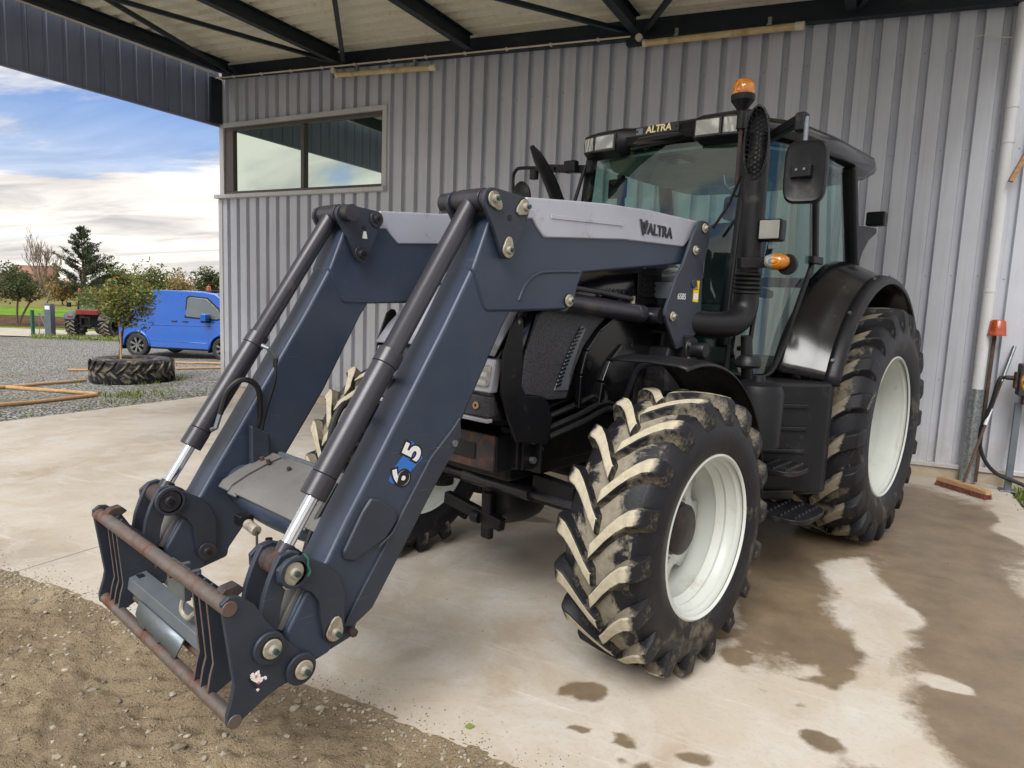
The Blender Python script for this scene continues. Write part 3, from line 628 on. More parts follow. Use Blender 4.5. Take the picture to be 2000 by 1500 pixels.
# ------------------------------------------------------------------ things at the right end of the wall
t = empty('downpipe', (.975, WALL_Y-.08, 0)); tag(t, 'white plastic rainwater downpipe with galvanised foot on the shed wall', 'downpipe')
MB().tube([(0, 0, .9), (0, 0, 4.28), (.02, .0, 4.5), (.05, -.02, 4.62)], .052, 20).build('pipe', M['pvc'], t)
MB().cyl((0, 0, 3.62), (0, 0, 3.73), .057, n=20).build('collar', M['pvc'], t, bevel=.003)
MB().cyl((0, 0, .01), (0, 0, .955), .064, n=22).build('foot_guard', M['galv'], t, bevel=.003)
for z in (1.9, 3.3): MB().cyl((0, 0, z), (0, 0, z+.025), .056, n=20).build('clip', M['pvc'], t)
t = empty('broom', (.90, 7.66, 0), R(-46)); tag(t, 'wide yard broom leaning on the wall beside the galvanised pipe foot', 'broom')
g = MB(); g.prism([(-.27, .045), (.27, .045), (.255, .085), (.10, .095), (-.10, .095), (-.255, .085)], -.035, .035); g.build('broom_head', M['wood'], t, bevel=.008)
g = MB()
for i in range(60):
    for j in range(5):
        x = -.26+.52*i/59; y = -.03+.06*j/4; g.bar((x, y, .05), (x*1.03+random.uniform(-.006, .006), y*1.4+random.uniform(-.01, .01), .002), .004, .004)
g.build('bristles', M['bristle'], t, smooth=False, recalc=False)
hd = Matrix.Rotation(R(46), 3, 'Z') @ Vector((1.155-.90, 8.06-7.66, 1.06-.09)); MB().cyl((0, 0, .085), Vector((0, 0, .09))+hd, .013, n=10).build('handle', M['wood_dark'], t)
a = Vector((0, 0, .09))+hd; b = Vector((0, 0, .09))+hd*1.34; MB().cyl(a-hd*.01, b, .0165, n=10).build('handle_tip', M['steel'], t)
c0 = Vector((0, 0, .09))+hd*.56; MB().cyl(c0, c0+hd*.16, .016, n=10).build('tape', M['pvc'], t)
t = empty('post_with_beacon_lens', (1.05, WALL_Y-.075, 0)); tag(t, 'dark stake leaning by the downpipe topped with an orange lens', 'stake')
MB().bar((0, .0, .02), (.012, .0, 1.56), .045, .03).build('stake', M['wood_dark'], t, bevel=.004)
MB().lathe([(0, .14), (.052, .14), (.068, .12), (.080, 0), (.084, 0), (.084, -.012), (.074, -.012), (.06, .11), (0, .125)], 24, (.02, -.035, 1.50), 'Z').build('orange_lens', M['orange_lens'], t)
t = empty('steel_post', (1.30, 8.0, 0)); tag(t, 'thin galvanised steel post carrying the yellow machine by the wall', 'post')
MB().box(-.028, .028, -.028, .028, 0, .86).build('tube', M['grey_plate'], t, bevel=.004); MB().box(-.07, .07, -.07, .07, 0, .012).build('foot_plate', M['steel'], t, bevel=.003)
t = empty('yellow_motor', (1.36, 7.93, .86)); tag(t, 'grimy yellow motor unit on the thin post at the right edge', 'machine')
g = MB(); g.lathe([(0, -.10), (.13, -.10), (.15, -.08), (.15, .08), (.13, .10), (0, .10)], 20, (.05, 0, .22), 'Y'); g.build('housing', M['yellow'], t, bevel=.004)
g = MB(); g.box(-.10, .0, -.09, .09, .08, .38); g.box(-.13, -.10, -.05, .05, .14, .30); g.cyl((-.20, 0, .24), (-.10, 0, .24), .022, n=12); g.build('gearbox', M['rust'], t, bevel=.012)
for q in range(6):
    a = q*math.pi/3; MB().cyl((.05+.11*math.cos(a), -.112, .22+.11*math.sin(a)), (.05+.11*math.cos(a), -.10, .22+.11*math.sin(a)), .013, n=6).build('bolt', M['rust'], t)
MB().box(-.05, .12, -.06, .06, 0, .08).build('bracket', M['rust'], t, bevel=.006)
o = MB().tube([(1.15, 7.93, 1.10), (1.12, 7.91, 1.09), (1.10, 7.9, 1.02), (1.07, 7.9, .82), (1.02, 7.92, .60), (1.03, 7.93, .42), (1.09, 7.93, .27), (1.20, 7.94, .16), (1.38, 7.93, .10), (1.6, 7.9, .02), (1.9, 7.8, -.02)], .018, 10).build('rubber_hose', M['hose']); tag(o, 'black rubber hose drooping from the yellow motor along the wall', 'hose')
MB_ = MB().bar((1.02, 8.02, 2.93), (1.34, 8.06, 3.75), .06, .04); o = MB_.build('wooden_batten', M['wood'], bevel=.003); tag(o, 'short wooden batten slanting against the wall beside the downpipe', 'batten')
o = MB().tube([(.62, WALL_Y-.02, 4.33), (.72, WALL_Y-.05, 4.32), (.84, WALL_Y-.06, 4.28), (.95, WALL_Y-.07, 4.26)], .005, 6).build('loose_wire', M['conduit']); tag(o, 'loose pale wire strung from the wall to the downpipe top', 'wire')
# weeds and rubble right of the slab
g = MB()
for k in range(160):
    x = random.uniform(1.34, 1.8); y = random.uniform(7.2, 8.15); r = random.uniform(.008, .03); rock(g, (x, y, -.03), r)
tag(g.build('gravel_strip', M['stone'], smooth=False, recalc=False), 'grey rubble along the slab edge below the steel post', 'rubble', kind='stuff')
# ------------------------------------------------------------------ tractor (frame: X forward, Y left, Z up, rear axle at X = 0)
TR = empty('tractor', (-.993, 5.951, 0), R(254.728))
tag(TR, 'black farm tractor with slate blue front loader and cream wheels', 'tractor')
def part(g, name, mat, parent=None, bevel=0, **k): return g.build(name, mat, parent or TR, bevel, **k)
def text_mesh(name, txt, size, mat, parent, origin, ux, uy, depth=.002, bold=0, shear=0, xscale=1):
    cu = bpy.data.curves.new(name, 'FONT'); cu.body = txt; cu.size = size; cu.extrude = depth/2; cu.offset = bold; cu.shear = shear; cu.align_x = 'CENTER'; cu.align_y = 'CENTER'
    tmp = bpy.data.objects.new('tmp', cu); COL.objects.link(tmp); dg = bpy.context.evaluated_depsgraph_get(); me = bpy.data.meshes.new_from_object(tmp.evaluated_get(dg)); bpy.data.objects.remove(tmp)
    ux = Vector(ux).normalized(); uy = Vector(uy).normalized(); uz = ux.cross(uy); m4 = Matrix.Identity(4)
    for i in range(3): m4[i][0] = ux[i]*xscale; m4[i][1] = uy[i]; m4[i][2] = uz[i]; m4[i][3] = origin[i]
    me.transform(m4); me.materials.clear(); me.materials.append(mat); me.name = name
    o = bpy.data.objects.new(name, me); COL.objects.link(o); o.parent = parent; return o
LX, LZ = (-1, 0, 0), (0, 0, 1)          # reading direction on the left side

# ---- wheels
def make_wheel(loc, Rr, hw, rimR, fl, nl, mats, front, phase=0):
    "tyre with separate lugs, dished rim; local +Y is outboard"
    k = Rr/.70; cr = Rr-.042
    prof = [(rimR-.006, fl), (rimR+.02, fl+.018), (rimR+(cr-rimR)*.35, hw+.012), (rimR+(cr-rimR)*.62, hw+.004), (rimR+(cr-rimR)*.80, hw-.016), (rimR+(cr-rimR)*.92, hw-.046), (cr-.006, hw-.09), (cr, hw*.4), (cr+.003, 0)]
    full = [(r, -y) for r, y in prof]+[(r, y) for r, y in prof[-2::-1]]
    g = MB(); n = 96
    g.lathe(full, n)
    m = len(full)
    g.m = [1 if 5 <= (i % (m-1)) < m-6 else 0 for i in range(len(g.f))]
    # rim barrel is the wheel itself
    b = MB(); f = fl
    bp = [(rimR-.01, -f), (rimR+.004, -f-.006), (rimR+.004, -f+.004), (rimR-.02, -f+.014), (rimR-.035, -f+.05), (rimR-.06, -f+.10), (rimR-.06, 0.0), (rimR-.045, f*.30), (rimR-.052, f*.36), (rimR-.030, f*.55), (rimR-.036, f*.62), (rimR-.018, f*.80), (rimR-.022, f-.022), (rimR-.004, f-.010), (rimR+.006, f-.002), (rimR+.010, f+.006), (rimR+.002, f+.010), (rimR-.010, f+.004)]
    b.lathe(bp, 72)
    w = part(b, 'wheel', M['rim'], angle=50); w.location = loc
    so_ = w.modifiers.new('t', 'SOLIDIFY'); so_.thickness = .006; so_.offset = 1
    part(g, 'tyre', [M['sidewall'], mats[1]], w, angle=40)
    # disc with scalloped edge
    d = MB(); ns = 96; rr = rimR-.058; off = -.02 if front else -.08
    lob = 8; V = []
    rings = (0.0, .13, .20, .235, 1.0)
    for j, q in enumerate(rings):
        for i in range(ns):
            t = 2*math.pi*i/ns
            if j == 4:
                c_ = .5+.5*math.cos(lob*t); r = rr-.095*(1-min(1, c_*1.7)); y = off-.022
            else: r = q*(rimR/.375); y = off+(.0 if j < 3 else -.012)
            V.append((r*math.cos(t), y, r*math.sin(t)))
    d.add(V, [(j*ns+i, j*ns+(i+1) % ns, (j+1)*ns+(i+1) % ns, (j+1)*ns+i) for j in range(4) for i in range(ns)])
    o = part(d, 'wheel_disc', M['rim'], w, angle=45); so_ = o.modifiers.new('t', 'SOLIDIFY'); so_.thickness = .014
    # clamp brackets between disc and barrel
    br = MB(); br.box(rr-.018, rr+.004, off-.075, off-.02, -.035, .035); br.cyl((rr-.02, off-.045, .018), (rr-.032, off-.045, .018), .012, n=6); br.cyl((rr-.02, off-.045, -.018), (rr-.032, off-.045, -.018), .012, n=6)
    b0 = part(br, 'clamp_bracket', M['rim'], w, .004)
    for i in range(1, lob): dup(b0, w, rot=(0, -2*math.pi*i/lob, 0))
    # hub
    h = MB()
    if front:
        h.lathe([(0, .07), (.104, .07), (.118, .062), (.120, .03), (.126, .026), (.126, -.01), (.122, -.015), (.122, -.05)], 40)
        part(h, 'hub', M['hub'], w, angle=30)
    else:
        h.lathe([(0, -.02), (.09, -.02), (.10, -.03), (.10, -.11)], 32); part(h, 'hub', M['rim'], w, angle=30)
    nut = part(MB().cyl((.165*rimR/.375, off, 0), (.165*rimR/.375, off+.028, 0), .014, n=6), 'wheel_nut', M['rim'], w)
    for i in range(1, 8): dup(nut, w, rot=(0, -2*math.pi*i/8, 0))
    part(MB().tube([(rimR-.062, .02, .0), (rimR-.09, .035, 0), (rimR-.095, .06, 0)], .006, 8), 'valve', M['steel'], w, rot=(0, R(70), 0))
    # lugs
    s = hw/.27
    st = [(-.014, 0, 0, 0), (.035, 0, 0, .16), (.085, .0, -.001, .36), (.14, -.002, -.003, .58), (.19, -.008, -.006, .78), (.228, -.022, -.011, .92), (.252, -.055, -.026, 1.0), (.262, -.10, -.066, 1.03), (.268, -.135, -.118, 1.04)]
    def lug(sgn):
        g = MB(); D = .30; V = []
        for i, (y, db, dt, q) in enumerate(st):
            th = D*(1-(1-min(q, 1))**1.5)+(.01 if q > 1 else 0)
            yb, yt = y*s, (y+(.016 if i > 4 else 0))*s
            rb, rt_ = cr-.006+db*k, Rr+dt*k
            wb, wt = (.050+.006*min(1, q))*k/rb, (.035+.004*min(1, q))*k/rt_
            for (yy, r, a) in ((yb, rb, th-wb), (yt, rt_, th-wt), (yt, rt_, th+wt), (yb, rb, th+wb)): V.append((r*math.cos(a), sgn*yy, r*math.sin(a)))
        F = []; mi = []
        for i in range(len(st)-1):
            o = 4*i
            for c_ in range(3): F.append((o+c_, o+c_+1, o+c_+5, o+c_+4)); mi.append(1 if c_ == 1 and i < 7 else 0)
        F.append((0, 3, 2, 1)); mi.append(0); e = 4*(len(st)-1); F.append((e, e+1, e+2, e+3)); mi.append(0)
        g.add(V, F); g.m = mi
        return part(g, 'tread_lug', [mats[2], mats[0]], w, .010, seg=3, angle=40)
    step = 2*math.pi/nl
    for sgn, ph in ((1, 0), (-1, .5)):
        l0 = lug(sgn); l0.rotation_euler = (0, -(ph*step+phase), 0)
        for i in range(1, nl): dup(l0, w, rot=(0, -((i+ph)*step+phase), 0))
    return w
def copy_wheel(w, loc, flip):
    c = dup(w, TR, loc=loc)
    if flip: c.scale = (1, -1, 1)
    for ch in list(w.children): dup(ch, c)
    return c
WB = 2.6755
muddy = [M['lug_top'], M['tread'], M['tread_clean']]; worn = [M['lug_top_worn'], M['tread_clean'], M['tread_clean']]
fwheel = make_wheel((WB, .985, .640), .645, .200, .368, .181, 18, muddy, True, .05)
copy_wheel(fwheel, (WB, -.985, .640), True)
rwheel = make_wheel((0, .953, .846), .862, .285, .504, .25, 20, worn, False, .02)
copy_wheel(rwheel, (0, -.953, .846), True)
text_mesh('tyre_lettering', 'NENTAL', .05, M['light_plate'], TR, (.70, 1.262, 1.10), (-.62, 0, .40), (.40, 0, .62), .002)

# ---- chassis and axles
g = MB(); g.box(.3, 2.3, -.28, .28, .62, 1.18); g.box(2.2, 3.0, -.24, .24, .74, 1.2); g.box(-.5, .45, -.32, .32, .55, 1.2); part(g, 'transmission_housing', M['chassis'], bevel=.03)
g = MB(); g.cyl((0, -.75, .846), (0, .75, .846), .15, n=24); g.cyl((0, -.45, .846), (0, .45, .846), .22, n=24); part(g, 'rear_axle', M['chassis'])
g = MB(); g.box(2.61, 2.75, -.66, .62, .585, .70); g.box(2.56, 2.80, -.66, -.52, .55, .78); g.box(2.56, 2.80, .50, .66, .55, .78); g.lathe([(0, -.17), (.10, -.17), (.15, -.1), (.16, 0), (.15, .1), (.10, .17), (0, .17)], 24, (2.68, 0, .58), 'X'); part(g, 'front_axle', M['chassis'], bevel=.012)
g = MB(); g.box(2.765, 2.79, -.62, .52, .61, .70); g.bar((2.80, .25, .72), (2.80, .52, .70), .06, .10); part(g, 'axle_guard_plate', M['black'], bevel=.006)
for y in (-.62, .62): g = MB(); g.cyl((WB, y, .50), (WB, y, .82), .07, n=16); g.box(WB-.06, WB+.06, y-.05, y+.14 if y > 0 else y+.05, .56, .75) if y > 0 else g.box(WB-.06, WB+.06, y-.14, y+.05, .56, .75); part(g, 'steering_knuckle', M['chassis'], bevel=.008)
g = MB(); g.cyl((2.83, -.60, .66), (2.83, .60, .66), .02, n=12); g.cyl((2.83, -.25, .66), (2.83, .25, .66), .04, n=16); part(g, 'steering_cylinder', M['tube_black'])
g = MB(); g.box(2.86, 2.90, -.05, .02, .36, .62); g.lathe([(0, -.03), (.035, -.03), (.035, .03), (0, .03)], 16, (2.90, -.08, .47), 'Y'); g.bar((2.88, -.35, .52), (2.88, .1, .46), .05, .07); part(g, 'axle_pivot', M['chassis'], bevel=.01)
# front support frame and rusty front box
g = MB(); g.box(2.2, 3.12, .28, .40, .86, 1.06); g.box(2.2, 3.12, -.40, -.28, .86, 1.06); part(g, 'front_frame', M['chassis'], bevel=.012)
g = MB(); g.box(3.02, 3.22, -.36, .36, .85, 1.03); o = part(g, 'front_bumper_box', M['chassis'], bevel=.01)
g = MB(); g.prism([(-.36, .862), (.36, .862), (.36, 1.035), (-.36, 1.035)], 3.222, 3.245, ax='X'); fp = part(g, 'bumper_face_plate', M['rust'], bevel=.008)
for y in (-.16, .16): part(MB().prism([(y-.09, .91), (y+.09, .91), (y+.09, .985), (y-.09, .985)], 3.247, 3.255, ax='X'), 'slot', M['black_print'], fp, .006)
g = MB(); g.box(2.98, 3.10, .401, .42, .86, 1.06); g.box(3.0, 3.02, .2, .46, .84, 1.10); pl = part(g, 'mounting_plate', M['chassis'], bevel=.006)
for x, z in ((3.045, 1.0), (2.99, 1.012), (2.992, .955), (3.04, .905)): part(MB().cyl((x, .42, z), (x, .442, z), .017, n=6), 'bolt', M['steel'], pl)
for x, z in ((2.72, 1.04), (2.62, 1.05), (2.58, 1.05)): part(MB().cyl((x, .40, z), (x, .418, z), .013, n=6), 'bolt', M['chassis'], pl)
# hoses in the engine bay
for i, (z, dy) in enumerate(((1.12, .05), (1.08, .09), (1.16, .02), (1.05, .12))):
    part(MB().tube([(2.95, .33+dy, z-.04), (2.75, .38+dy, z+.02), (2.5, .36+dy, z+.06), (2.3, .33+dy, z), (2.1, .36+dy, z-.05)], .016, 8), 'engine_hose', M['hose'])
part(MB().cyl((2.45, .37, 1.16), (2.52, .41, 1.16), .06, n=20), 'filter', M['black_gloss'])

# ---- hood: lofted shell
def section(hwid, zt, zb, crown=.07, n=12):
    "half profile from the lower left edge over the top to the lower right edge (y, z)"
    P = [(hwid, zb), (hwid+.008, zb+(zt-zb)*.35), (hwid, zb+(zt-zb)*.65)]
    for i in range(n+1):
        t = math.pi*i/n; c_, s_ = math.cos(t), math.sin(t)
        P.append((math.copysign(abs(c_)**.55, c_)*hwid, zt-.17+.17*abs(s_)**.6+crown*0))
    return P+[(-y, z) for y, z in P[2::-1]]
sta = [(1.72, .46, 1.93, 1.30), (2.0, .46, 1.91, 1.30), (2.5, .44, 1.86, 1.22), (2.85, .42, 1.78, 1.17), (3.05, .425, 1.70, 1.14), (3.18, .43, 1.62, 1.13), (3.27, .425, 1.53, 1.12), (3.33, .40, 1.44, 1.12)]
g = MB(); V = []; nsec = len(section(1, 2, 1))
for x, a, b_, c_ in sta:
    for i, (y, z) in enumerate(section(a, b_, c_)):
        V.append((x-(.12*max(0, (z-1.2))*(1 if x > 3.1 else 0)), y, z))
g.add(V, [(j*nsec+i, (j+1)*nsec+i, (j+1)*nsec+i+1, j*nsec+i+1) for j in range(len(sta)-1) for i in range(nsec-1)])
g.add([V[(len(sta)-1)*nsec+i] for i in range(nsec)], [list(range(nsec))])
hood = part(g, 'hood', M['black_gloss'], angle=40)
# grey nose panel, headlights, lower grille
g = MB(); V = []
for x, z, w in ((2.2, 1.90, .2), (2.6, 1.848, .2), (2.88, 1.782, .22), (3.02, 1.70, .28), (3.13, 1.60, .40), (3.225, 1.50, .425), (3.30, 1.405, .43)):
    for y in (-1, -.5, .5, 1): V.append((x+.034, w*y, z+.036-.022*abs(y)))
g.add(V, [(4*j+i, 4*j+4+i, 4*j+5+i, 4*j+1+i) for j in range(6) for i in range(3)]); o = part(g, 'nose_panel', M['silver'], hood, angle=60); s_ = o.modifiers.new('t', 'SOLIDIFY'); s_.thickness = .01
for y0, y1 in ((.265, .432), (-.432, -.265)):
    part(MB().prism([(3.352, 1.25), (3.322, 1.40), (3.27, 1.40), (3.30, 1.25)], y0, y1), 'headlight_bezel', M['silver'], hood, .008)
    part(MB().prism([(3.362, 1.275), (3.341, 1.372), (3.31, 1.372), (3.33, 1.275)], y0+.018, y1-.012), 'headlight', M['lamp_lens'], hood, .012)
part(MB().prism([(3.36, 1.14), (3.355, 1.235), (3.31, 1.235), (3.31, 1.14)], -.43, .43), 'lower_grille', M['mesh_panel'], hood, .01)
part(MB().lathe([(.008, 0), (.017, 0), (.017, .006), (.008, .006)], 16, (3.361, .36, 1.19), 'X'), 'grille_ring', M['wood'], hood)
part(MB().box(3.33, 3.366, -.435, .435, 1.118, 1.136), 'nose_trim', M['silver'], hood, .004)
# side grille, vent strip and glossy arch behind it
g = MB(); g.prism([(3.06, 1.60), (3.14, 1.42), (3.16, 1.27), (3.13, 1.225), (3.04, 1.214), (2.96, 1.19), (2.82, 1.186), (2.76, 1.34), (2.70, 1.44), (2.60, 1.53), (2.50, 1.60), (2.52, 1.64), (2.9, 1.67)], .425, .446); sg = part(g, 'side_grille', M['mesh_panel'], hood, .01)
g = MB(); g.prism([(2.93, 1.235), (2.82, 1.228), (2.80, 1.33), (2.75, 1.45), (2.70, 1.53), (2.735, 1.55), (2.81, 1.45), (2.86, 1.36)], .446, .452); part(g, 'side_vent', M['grey_plate'], hood, .005)
g = MB()
for i in range(15):
    f = i/14; x = 2.905-.16*f**1.2; z = 1.255+.27*f; g.bar((x+.015, .455, z), (x-.02, .455, z+.008), .006, .008)
part(g, 'vent_fins', M['black'], hood)
g = MB()
for (x0, z0), (x1, z1) in zip([(2.74, 1.13), (2.74, 1.3), (2.70, 1.42), (2.60, 1.52), (2.45, 1.60)], [(2.74, 1.3), (2.70, 1.42), (2.60, 1.52), (2.45, 1.60), (2.2, 1.64)]): g.bar((x0, .455, z0), (x1, .455, z1), .02, .035, upv=(0, 1, 0))
part(g, 'hood_edge_trim', M['black_gloss'], hood, .008)
g = MB(); g.prism([(2.70, 1.12), (2.66, 1.36), (2.55, 1.47), (2.35, 1.55), (2.0, 1.55), (2.0, 1.15)], .40, .43); part(g, 'engine_side_panel', M['black_gloss'], hood, .012)
part(MB().cyl((2.64, .43, 1.345), (2.64, .442, 1.345), .022, n=20), 'panel_catch', M['chassis'], hood, .003)
g = MB(); V = [(2.56, 1.14), (2.54, 1.25), (2.48, 1.36), (2.38, 1.44)]
for a, b_ in zip(V[:-1], V[1:]): g.bar((a[0], .445, a[1]), (b_[0], .445, b_[1]), .03, .045, upv=(0, 1, 0))
part(g, 'arch_rim', M['black_gloss'], hood, .008)
g = MB()
for i in range(5): g.box(2.06, 2.22, .455, .466, 1.70+.03*i, 1.715+.03*i)
part(g, 'rear_side_louvre', M['chassis'], hood, .003)
part(MB().prism([(2.26, 1.66), (2.02, 1.67), (2.02, 1.85), (2.26, 1.86)], .452, .458), 'louvre_panel', M['black'], hood, .004)
text_mesh('hood_badge', 'VALTRA', .075, M['badge_chrome'], hood, (2.45, .456, 1.71), LX, LZ, .004, .001)
# black front guard plates
gp = [(3.216, 1.588), (3.246, 1.567), (3.306, 1.42), (3.312, 1.251), (3.274, 1.162), (3.20, 1.02), (2.98, .98), (2.95, 1.10), (2.975, 1.17), (3.01, 1.205), (3.06, 1.218), (3.15, 1.23), (3.177, 1.26), (3.185, 1.57), (3.195, 1.585)]
g = MB(); g.prism(gp, .452, .466); gd = part(g, 'guard_plate', M['black'], bevel=.004); part(MB().cyl((3.218, .466, 1.565), (3.218, .470, 1.565), .009, n=12), 'hole', M['steel'], gd)
mirror_tree(gd, TR)
# ---- front fenders
def fender_strip(cx_, cz_, rad, y0, y1, a0, a1, n, th=.008, lip=.0, flat=None):
    g = MB(); V = []
    for i in range(n+1):
        a = R(a0+(a1-a0)*i/n); c_, s_ = math.cos(a), math.sin(a)
        for r, y in ((rad, y0), (rad, y0+.05*(1 if y1 > y0 else -1)), (rad+.006, (y0+y1)/2), (rad, y1-.05*(1 if y1 > y0 else -1)), (rad-lip*.4, y1-.012*(1 if y1 > y0 else -1)), (rad-lip, y1)):
            V.append((cx_+r*c_, y, cz_+r*s_))
    m = 6; g.add(V, [(i*m+k, i*m+k+1, (i+1)*m+k+1, (i+1)*m+k) for i in range(n) for k in range(m-1)])
    return g
for s_ in (1, -1):
    g = fender_strip(WB, .650, .775, s_*.70, s_*1.10, 78, 186, 22, lip=.02)
    o = part(g, 'front_fender', M['black'], angle=40); q = o.modifiers.new('t', 'SOLIDIFY'); q.thickness = .008
    part(MB().tube([(2.5, s_*.5, .9), (2.45, s_*.56, 1.2), (2.42, s_*.64, 1.36), (2.40, s_*.95, 1.375)], .02, 10), 'fender_stay', M['black'], o)
    part(MB().tube([(2.3, s_*.5, .95), (2.16, s_*.58, 1.15), (2.14, s_*.95, 1.16)], .02, 10), 'fender_stay', M['black'], o)

# ---- cab
CABT = 2.70
A0, A1 = (1.50, .60, 1.42), (1.34, .585, CABT)           # front post
B0, B1 = (.62, .79, 2.00), (.70, .765, CABT)             # middle post
C0, C1 = (-.235, .79, 1.84), (.02, .765, CABT+.02)        # rear post
cab = part(MB().box(-.15, 1.48, -.66, .66, 1.10, 1.28), 'cab_floor', M['cab_trim'], bevel=.02)
for s_ in (1, -1):
    f = lambda p: (p[0], s_*p[1], p[2])
    part(MB().bar(f(A0), f(A1), .075, .06), 'front_post', M['black'], bevel=.018)
    part(MB().bar(f(B0), f(B1), .055, .05), 'middle_post', M['black'], bevel=.012)
    part(MB().bar(f(C0), f(C1), .11, .08), 'rear_post', M['black'], bevel=.025)
    part(MB().tube([f((1.52, .66, 1.26)), f((1.24, .785, 1.25)), f((1.06, .80, 1.42)), f((.86, .80, 1.70)), f((.66, .80, 2.00))], .018, 8), 'door_frame', M['black'])
    part(MB().tube([f((1.50, .64, 1.26)), f((1.46, .62, 1.7)), f((1.36, .60, CABT))], .016, 8), 'door_frame', M['black'])
    # door glass: slightly bulged sheet
    fr = [(1.50, .65, 1.27), (1.47, .635, 1.6), (1.43, .625, 2.0), (1.39, .615, 2.35), (1.345, .60, CABT-.01)]
    bk = [(1.22, .79, 1.26), (1.0, .80, 1.52), (.66, .80, 2.0), (.67, .785, 2.35), (.70, .77, CABT-.01)]
    g = MB(); V = []
    for a, b_ in zip(fr, bk):
        for t in (0, .2, .4, .6, .8, 1):
            bow = .05*math.sin(math.pi*t)**.7; V.append((a[0]+(b_[0]-a[0])*t, s_*(a[1]+(b_[1]-a[1])*t+bow*(1 if True else 0)), a[2]+(b_[2]-a[2])*t))
    g.add(V, [(6*i+k, 6*i+k+1, 6*i+7+k, 6*i+6+k) for i in range(4) for k in range(5)]); dg_ = part(g, 'door_glass', M['cab_glass'], angle=60, recalc=False)
    g = MB(); g.add([(.63, s_*.795, 2.0), (-.16, s_*.795, 1.97), (.01, s_*.77, CABT), (.69, s_*.77, CABT)], [(0, 1, 2, 3)]); part(g, 'quarter_glass', M['cab_glass'], recalc=False)
    part(MB().bar((.74, s_*.815, 2.0), (.56, s_*.815, 2.0), .04, .05), 'door_hinge', M['black'], bevel=.008)
g = MB(); V = []
for x, z, w in ((1.53, 1.42, .60), (1.50, 1.8, .60), (1.44, 2.25, .595), (1.35, CABT, .585)):
    for t in (-1, -.6, -.2, .2, .6, 1): V.append((x+.06*(1-t*t), w*t, z))
g.add(V, [(6*i+k, 6*i+k+1, 6*i+7+k, 6*i+6+k) for i in range(3) for k in range(5)]); part(g, 'windscreen', M['cab_glass'], angle=60, recalc=False)
g = MB(); g.add([(-.20, -.74, 1.9), (-.20, .74, 1.9), (-.0, .74, CABT), (-.0, -.74, CABT)], [(0, 1, 2, 3)]); part(g, 'rear_window', M['cab_glass'], recalc=False)
part(MB().bar((-.2, -.74, 1.88), (-.2, .74, 1.88), .06, .08), 'rear_sill', M['black'], bevel=.01)
# roof: rounded slab, wider behind
def outline(ins=0):
    P = [(1.42-ins, .0), (1.40-ins, .30), (1.34-ins, .56-ins*.6), (1.22-ins, .66-ins), (.95, .78-ins), (.4, .835-ins), (-.30, .84-ins), (-.54+ins, .78-ins), (-.60+ins, .4), (-.61+ins, 0)]
    return P+[(x, -y) for x, y in P[-2:0:-1]]
g = MB(); lay = [(.06, 2.70), (0.0, 2.735), (-.012, 2.77), (.0, 2.81), (.05, 2.845), (.16, 2.872), (.40, 2.89)]
V = []; no = len(outline())
for ins, z in lay:
    for x, y in outline(ins): V.append((x, y, z+.025*(.5-x*.25) if z > 2.73 else z))
g.add(V, [(j*no+i, j*no+(i+1) % no, (j+1)*no+(i+1) % no, (j+1)*no+i) for j in range(len(lay)-1) for i in range(no)]); g.add(V[-no:], [list(range(no))]); g.add(V[:no], [list(range(no))[::-1]])
roof = part(g, 'cab_roof', M['black_gloss'], angle=50)
part(MB().prism([(x*.96+.02, y*.95) for x, y in outline(.06)], 2.675, 2.694, ax='Z'), 'headliner', M['headliner'], roof)
part(MB().prism([(.55, .70), (.0, .70), (.0, .55), (.55, .55)], 2.64, 2.692, ax='Z'), 'roof_underside_panel', M['black'], roof, .01)
part(MB().box(1.02, 1.24, -.10, .08, 2.652, 2.674), 'roof_console', M['cab_trim'], roof, .006); part(MB().box(1.05, 1.21, -.08, .06, 2.648, 2.6515), 'console_screen', M['black_gloss'], roof)
# visor with lamp housings
g = MB(); V = []
prof = [(1.36, 2.665), (1.435, 2.70), (1.455, 2.76), (1.44, 2.83), (1.36, 2.865)]
ys = [-.60, -.50, -.30, -.24, 0, .24, .30, .50, .60]
for y in ys:
    for i, (x, z) in enumerate(prof):
        f = 1 if abs(y) >= .29 else .0
        zz = z if f else (z if i > 2 else z+(.035 if i < 2 else .02)); V.append((x+(.01 if f else -.03)-.035*max(0, abs(y)-.48)/.12, y, zz))
n5 = len(prof); g.add(V, [(j*n5+i, (j+1)*n5+i, (j+1)*n5+i+1, j*n5+i+1) for j in range(len(ys)-1) for i in range(n5-1)]); g.add([V[i] for i in range(n5)], [list(range(n5))]); g.add(V[-n5:], [list(range(n5))[::-1]])
g.add([V[j*n5] for j in range(len(ys))]+[V[j*n5+n5-1] for j in range(len(ys))], [(j, j+1, len(ys)+j+1, len(ys)+j) for j in range(len(ys)-1)])
vis = part(g, 'light_visor', M['black'], roof, .006)
